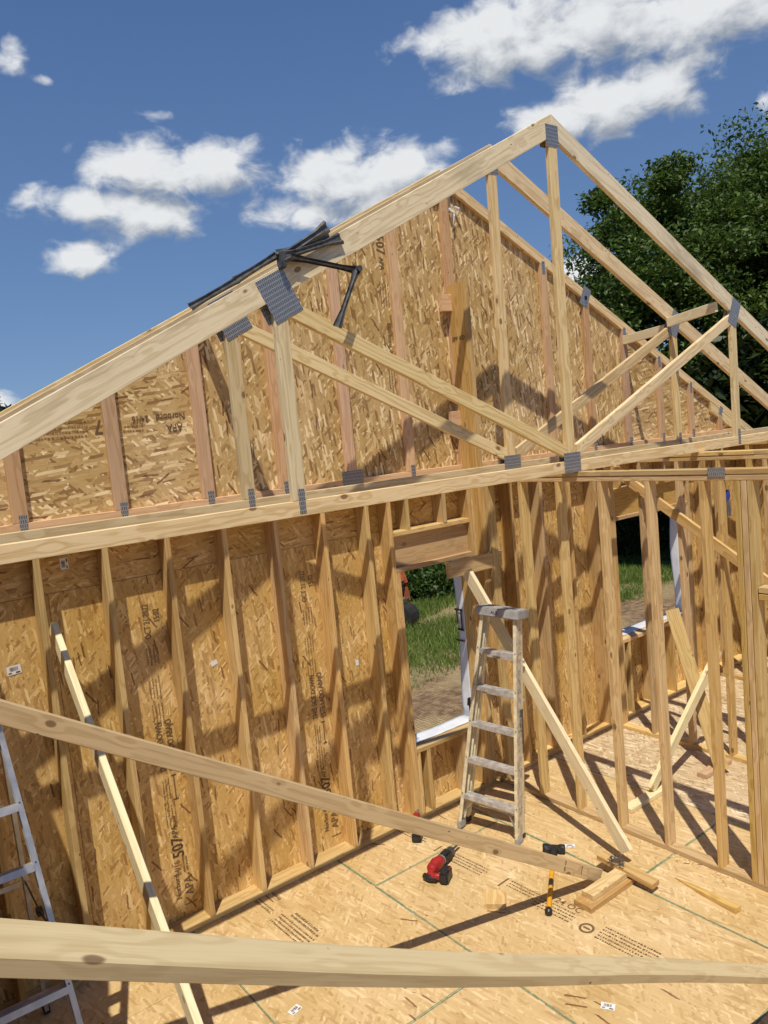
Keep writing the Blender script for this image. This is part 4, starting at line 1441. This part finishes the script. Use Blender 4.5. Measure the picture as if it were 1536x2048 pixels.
# blue-topped bag of fittings hung on the far partition
hb = thing('hanging_bag', (6.46, -.42, 2.05), 'small blue topped bag of fittings hanging between far studs', 'bag')
m = MB(); m.tube([(6.46, -.40, 2.10), (6.46, -.41, 2.18), (6.46, -.41, 2.24)], [.022, .032, .018], M_BLUE, 10); m.build('blue_cap', hb, True)
m = MB()
for i in range(7):
    m.tube([(6.45, -.44 + .02 * i, 2.12), (6.44, -.45 + .022 * i, 2.0), (6.45, -.44 + .02 * i, 1.94)], [.008, .01, .012], M_GREYP, 6)
m.build('metal_fittings', hb, True)['kind'] = 'stuff'


# ------------------------------------------------------------------ excavator outside
def excavator():
    t = thing('excavator', (5.4, 9.0, GZ), 'orange excavator outside the near window with its bucket lowered', 'excavator')
    dirx = Vector((.30, -.95, 0)).normalized()      # from machine toward the bucket
    up = Vector((0, 0, 1)); sd = dirx.cross(up)
    BK = Vector((7.30, 6.9, GZ + .22))
    base = BK - dirx * 3.4; base.z = GZ
    for s in (-1, 1):
        m = MB(); c = base + sd * (.55 * s)
        pts = []
        for k in range(20):
            a = 2 * math.pi * k / 20
            ca, sa = math.cos(a), math.sin(a)
            pts.append((c + dirx * (.75 * (1 if ca > 0 else -1) * min(1, abs(ca) * 1.6) + .2 * ca) + up * (.26 + .24 * sa)))
        for off in (-.15, .15):
            pass
        vs = [p + sd * -.15 for p in pts] + [p + sd * .15 for p in pts]
        n = 20
        m.add(vs, [tuple(range(n)), tuple(reversed(range(n, 2 * n)))] + [(i, (i + 1) % n, n + (i + 1) % n, n + i) for i in range(n)], M_DARKM)
        m.build('track', t)
    R3 = Matrix((dirx, sd, up)).transposed()
    m = MB(); m.box(base + up * .95 - dirx * .3, (1.5, 1.3, .75), M_ORANGE, R3, .12); m.build('body', t)
    m = MB(); m.box(base + up * 1.75 + dirx * .1 + sd * .3, (.9, .7, 1.1), M_DARKM, R3, .08); m.build('cab', t)
    # boom
    p0 = base + up * 1.0 + dirx * .5; p1 = base + up * 2.9 + dirx * 1.5; p2 = base + up * 2.75 + dirx * 2.75
    def beam(A, B, w, h, nm, par=t):
        m = MB(); d = (B - A).normalized(); n = d.cross(sd)
        m.bar(A, B, h, w, n, M_ORANGE); return m.build(nm, par)
    beam(p0, p1, .24, .30, 'boom'); beam(p1 - up * .05, p2, .24, .28, 'boom')
    # stick: two side plates and a web, as seen from behind the wall
    s0 = p2; s1 = BK + up * .62 - dirx * .02
    m = MB(); d = (s1 - s0).normalized(); n = d.cross(sd)
    for s in (-1, 1): m.bar(s0 + sd * (.13 * s), s1 + sd * (.13 * s), .22, .035, n, M_ORANGE)
    m.bar(s0 + (s1 - s0) * .35, s1 - d * .05, .12, .22, n, M_ORANGE)
    m.build('stick', t)
    m = MB(); m.tube([s0 + n * .2 - d * .2, s0 + (s1 - s0) * .6 + n * .17], [.045, .045], M_DARKM, 10); m.tube([s0 + (s1 - s0) * .55 + n * .17, s1 + n * .12 + d * .02], [.025, .025], M_GREYP, 8)
    m.build('hydraulic_ram', t, True)
    m = MB(); m.tube([s1 - sd * .17, s1 + sd * .17], [.05, .05], M_DARKM, 10)
    for s in (-1, 1): m.bar(s1 + sd * .16 * s, s1 - up * .34 + dirx * .06 + sd * .16 * s, .12, .03, dirx, M_ORANGE)
    m.build('linkage', t)
    # bucket: curved shell with side plates and teeth
    m = MB(); arc = []
    c0 = BK + dirx * .05
    for k in range(9):
        a = math.radians(110 - k * 30)
        arc.append((math.cos(a) * .24, math.sin(a) * .24))
    vs = [c0 + dirx * a + up * b + sd * w for w in (-.16, .16) for a, b in arc]
    vs += [c0 + dirx * a * .92 + up * b * .92 + sd * w for w in (-.15, .15) for a, b in arc]
    n9 = len(arc)
    fs = [(i, i + 1, n9 + i + 1, n9 + i) for i in range(n9 - 1)] + [(2 * n9 + i + 1, 2 * n9 + i, 3 * n9 + i, 3 * n9 + i + 1) for i in range(n9 - 1)]
    fs += [tuple(range(n9)), tuple(reversed(range(n9, 2 * n9)))]
    m.add(vs, fs, M_DARKM); bk = m.build('bucket', t)
    a, b = arc[0]
    for k in range(5):
        m = MB(); w = -.14 + .07 * k; P = c0 + dirx * a + up * b + sd * w
        m.bar(P, P + up * .12 + dirx * .10, .035, .02, sd, M_GREYP)
        m.build('tooth', bk)


excavator()


# ------------------------------------------------------------------ vegetation
def leaf_mat(name, dark, light, trans=0.25):
    k = NT(name)
    g = k.n('NewGeometry')
    c = k.mixc(g.outputs['Random Per Island'], dark, light)
    k.l(c, k.b.inputs['Base Color'])
    k.b.inputs['Roughness'].default_value = 0.5
    k.b.inputs['Specular IOR Level'].default_value = 0.35
    tr = k.n('BsdfTranslucent'); k.l(k.mixc(0.5, c, (0.16, 0.24, 0.03)), tr.inputs['Color'])
    mx = k.n('MixShader'); mx.inputs[0].default_value = trans
    k.l(k.b.outputs[0], mx.inputs[1]); k.l(tr.outputs[0], mx.inputs[2]); k.l(mx.outputs[0], k.out.inputs[0])
    return k.m


M_LEAF = leaf_mat('tree_leaf', (0.026, 0.058, 0.011), (0.12, 0.195, 0.04), .3)
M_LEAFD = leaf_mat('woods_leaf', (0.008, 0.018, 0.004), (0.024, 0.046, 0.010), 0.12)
M_WEED = leaf_mat('weed_leaf', (0.02, 0.045, 0.009), (0.07, 0.13, 0.027))
M_GRASS = leaf_mat('grass_blade', (0.075, 0.14, 0.022), (0.25, 0.33, 0.08))
M_BARK = plain('bark', (0.085, 0.065, 0.05), 0.9, noise=0.5, nscale=12)


def fast_mesh(name, verts, quads, mat):
    me = bpy.data.meshes.new(name)
    nv, nf = len(verts), len(quads)
    me.vertices.add(nv); me.vertices.foreach_set('co', verts.astype(np.float32).ravel())
    me.loops.add(nf * 4); me.loops.foreach_set('vertex_index', quads.astype(np.int32).ravel())
    me.polygons.add(nf)
    me.polygons.foreach_set('loop_start', np.arange(0, nf * 4, 4, dtype=np.int32))
    me.update(calc_edges=True)
    me.materials.append(mat)
    return me


def leaves(centres, size, rng, droop=0.3):
    """diamond leaves folded along the midrib, random facing"""
    n = len(centres)
    nrm = rng.normal(size=(n, 3)); nrm[:, 2] = np.abs(nrm[:, 2]) + droop
    nrm /= np.linalg.norm(nrm, axis=1, keepdims=True)
    a = rng.normal(size=(n, 3)); a -= nrm * (a * nrm).sum(1, keepdims=True)
    a /= np.linalg.norm(a, axis=1, keepdims=True)
    b = np.cross(nrm, a)
    s = size * rng.uniform(.6, 1.35, size=(n, 1))
    v = np.stack([centres - a * s, centres + b * s * .45 + nrm * s * .12, centres + a * s, centres - b * s * .45 + nrm * s * .12], 1).reshape(-1, 3)
    q = np.arange(n * 4).reshape(n, 4)
    return v, q


def tree(name, loc, height, radius, n_leaf, seed, label, leaf=.11, base=.28, mat=M_LEAF, clumps=150, group='trees beyond the house', aspect=1.0, cat='tree'):
    rng = np.random.default_rng(seed); rnd = random.Random(seed)
    t = thing(name, loc, label, cat, group)
    L = Vector(loc)
    m = MB(); r0 = height * .022 + .05
    top = Vector((rnd.uniform(-.4, .4), rnd.uniform(-.4, .4), height * .82))
    tr = [L, L + Vector((.05, .03, height * .15)), L + top * .4 + Vector((.15, 0, 0)), L + top * .7, L + top]
    m.tube(tr, [r0 * 1.25, r0, r0 * .7, r0 * .4, r0 * .1], M_BARK, 8)
    cz = height * (base + (1 - base) * .5); rz = height * (1 - base) * .5
    # clump centres near the crown's skin, uneven
    d = rng.normal(size=(clumps, 3)); d /= np.linalg.norm(d, axis=1, keepdims=True)
    lump = 1 + .16 * np.sin(d[:, 0] * 5 + seed) * np.cos(d[:, 2] * 4 + seed * 1.7) + .12 * np.sin(d[:, 1] * 7 + seed)
    rr = rng.uniform(.45, 1.0, size=clumps) ** .6 * lump
    cc = d * rr[:, None] * np.array([radius, radius * aspect, rz]) + np.array([0, 0, cz])
    for i in range(min(30, clumps)):
        e = Vector(cc[i]); s = tr[2].lerp(tr[4], rnd.uniform(0, .8)) - L
        mid = (s + e) / 2 + Vector((0, 0, -.15))
        m.tube([L + s, L + mid, L + e], [r0 * .35, r0 * .22, r0 * .06], M_BARK, 6)
    m.build('trunk', t, True)
    per = n_leaf // clumps
    cs = rng.uniform(.4, 1.25, size=(clumps, 1)) * radius * .165
    c = np.repeat(cc, per, 0) + np.clip(rng.normal(size=(clumps * per, 3)), -1.45, 1.45) * np.repeat(cs, per, 0) * np.array([1.1, 1.1, .62])
    v, q = leaves(c + np.array(loc), leaf, rng)
    link('crown', fast_mesh('crown', v, q, mat), mat, t)
    return t


tree('broadleaf_tree', (17.2, 6.3, GZ), 10.5, 2.95, 120000, 21, 'tall dark green tree with spreading crown right of the roof peak', .075, .14, clumps=150)
tree('broadleaf_tree', (20.8, 4.3, GZ), 12.2, 3.4, 130000, 22, 'tall dark tree at the right edge, the taller of the two crowns', .075, .14, clumps=150)
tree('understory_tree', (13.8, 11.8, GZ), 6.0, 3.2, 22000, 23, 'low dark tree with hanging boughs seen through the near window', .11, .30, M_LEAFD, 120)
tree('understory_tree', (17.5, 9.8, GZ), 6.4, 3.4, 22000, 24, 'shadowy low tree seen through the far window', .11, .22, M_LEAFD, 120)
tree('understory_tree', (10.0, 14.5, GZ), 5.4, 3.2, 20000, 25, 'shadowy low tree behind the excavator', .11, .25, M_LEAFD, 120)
# the far wood that closes the view
rng = np.random.default_rng(77)
n = 190000
th = rng.uniform(math.radians(-25), math.radians(84), n)       # azimuth from +Y to +X
rad = 18.6 + .5 * np.sin(th * 23) + rng.uniform(0, 1, n) ** 1.3 * 12
east = np.clip((np.degrees(th) - 49) / 5, 0, 1)
bot = (.85 + .25 * np.sin(th * 31)) * (1 - east) + 2.0 * east
bot = np.where(rad > 28, 0, bot)
hz = bot + rng.uniform(0, 1, n) ** 1.15 * (5.4 + .6 * np.sin(th * 17) + .5 * np.sin(th * 41 + 1) - bot)
c = np.stack([-1.9 + rad * np.sin(th), -5 + rad * np.cos(th), GZ + hz], 1)
v, q = leaves(c, .17, rng)
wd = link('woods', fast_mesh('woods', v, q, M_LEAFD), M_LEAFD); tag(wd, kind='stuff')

# weeds and bushes at the edge of the wood
rng = np.random.default_rng(31)
for i, (x, y, r, h, lab) in enumerate(((9.5, 8.3, .7, .7, 'leafy bush in the middle of the near window view'), (8.75, 8.8, .5, .6, 'low leafy bush next to the excavator bucket'),
                                       (10.4, 8.2, .6, .7, 'leafy bush at the right side of the near window view'), (15.2, 7.2, .8, 1.0, 'leafy bush at the wood edge in the far window'), (16.6, 6.6, .8, 1.1, 'leafy bush at the right of the far window view'))):
    t = thing('bush', (x, y, GZ), lab, 'bush', 'bushes along the wood edge')
    m = MB(); rnd = random.Random(i)
    for k in range(9):
        a = rnd.uniform(0, 6.28); e = Vector((x + r * .6 * math.cos(a), y + r * .6 * math.sin(a), GZ + h * rnd.uniform(.6, 1)))
        m.tube([(x + .05 * math.cos(a), y + .05 * math.sin(a), GZ), e], [.012, .005], M_BARK, 4)
    m.build('stems', t)['kind'] = 'stuff'
    nn = 2600
    p = rng.normal(size=(nn, 3)) * np.array([r * .45, r * .45, h * .28]) + np.array([x, y, GZ + h * .5])
    p[:, 2] = np.maximum(p[:, 2], GZ + .02)
    v, q = leaves(p, .055, rng)
    link('foliage', fast_mesh('foliage', v, q, M_WEED), M_WEED, t)

# grass
rng = np.random.default_rng(41)
n = 190000
gx = rng.uniform(4.6, 17.5, n); gy = rng.uniform(2.6, 9.6, n)
f = .5 + .5 * np.sin(gx * 1.3 + np.sin(gy * 1.1) * 2) * np.sin(gy * 1.7 + 1.0 + np.sin(gx * .6))
band = np.clip((gy - 3.8 - .15 * np.sin(gx * 2.2) - .06 * (gx - 5)) / .35, 0, 1)
straw_band = np.exp(-((gy - 6.75 - .1 * (gx - 8)) / .38) ** 2) * 1.1 + np.exp(-((gy - 4.1 - .02 * (gx - 12)) / .5) ** 2) * (gx > 9) * .9
keep = rng.uniform(0, 1, n) < band * np.clip(.30 + .9 * f - straw_band, .03, 1)
gx, gy, f = gx[keep], gy[keep], f[keep]
n = len(gx)
hh = rng.uniform(.07, .20, n) * (.6 + .7 * f)
ang = rng.uniform(0, 2 * np.pi, n); w = rng.uniform(.005, .011, n)
lean = rng.normal(size=(n, 2)) * hh[:, None] * .45
base = np.stack([gx, gy, np.full(n, GZ - .02)], 1)
dx = np.stack([np.cos(ang) * w, np.sin(ang) * w, np.zeros(n)], 1)
tip = base + np.stack([lean[:, 0], lean[:, 1], hh], 1)
v = np.stack([base - dx, base + dx, tip + dx * .15, tip - dx * .15], 1).reshape(-1, 3)
gr = link('grass', fast_mesh('grass', v, np.arange(n * 4).reshape(n, 4), M_GRASS), M_GRASS); tag(gr, kind='stuff')

# sawdust and splinters swept against the plates
rng = np.random.default_rng(55)
n = 420
t_ = rng.uniform(0, 1, n)
lx = np.where(t_ < .6, 2.80 - np.abs(rng.normal(size=n)) * .035, rng.uniform(.2, 2.7, n))
ly = np.where(t_ < .6, rng.uniform(-2.5, -.3, n), rng.uniform(-2.6, -.2, n))
c = np.stack([lx, ly, np.full(n, .004)], 1)
a_ = rng.uniform(0, 6.28, n); sl = rng.uniform(.003, .016, n); sw = rng.uniform(.0015, .004, n)
ax_ = np.stack([np.cos(a_) * sl, np.sin(a_) * sl, rng.uniform(-.0015, .0015, n)], 1); bx_ = np.stack([-np.sin(a_) * sw, np.cos(a_) * sw, rng.uniform(0, .002, n)], 1)
v = np.stack([c - ax_ - bx_, c + ax_ - bx_, c + ax_ + bx_, c - ax_ + bx_], 1).reshape(-1, 3)
sd_ = link('sawdust', fast_mesh('sawdust', v, np.arange(n * 4).reshape(n, 4), M_BRACE), M_BRACE); tag(sd_, kind='stuff')
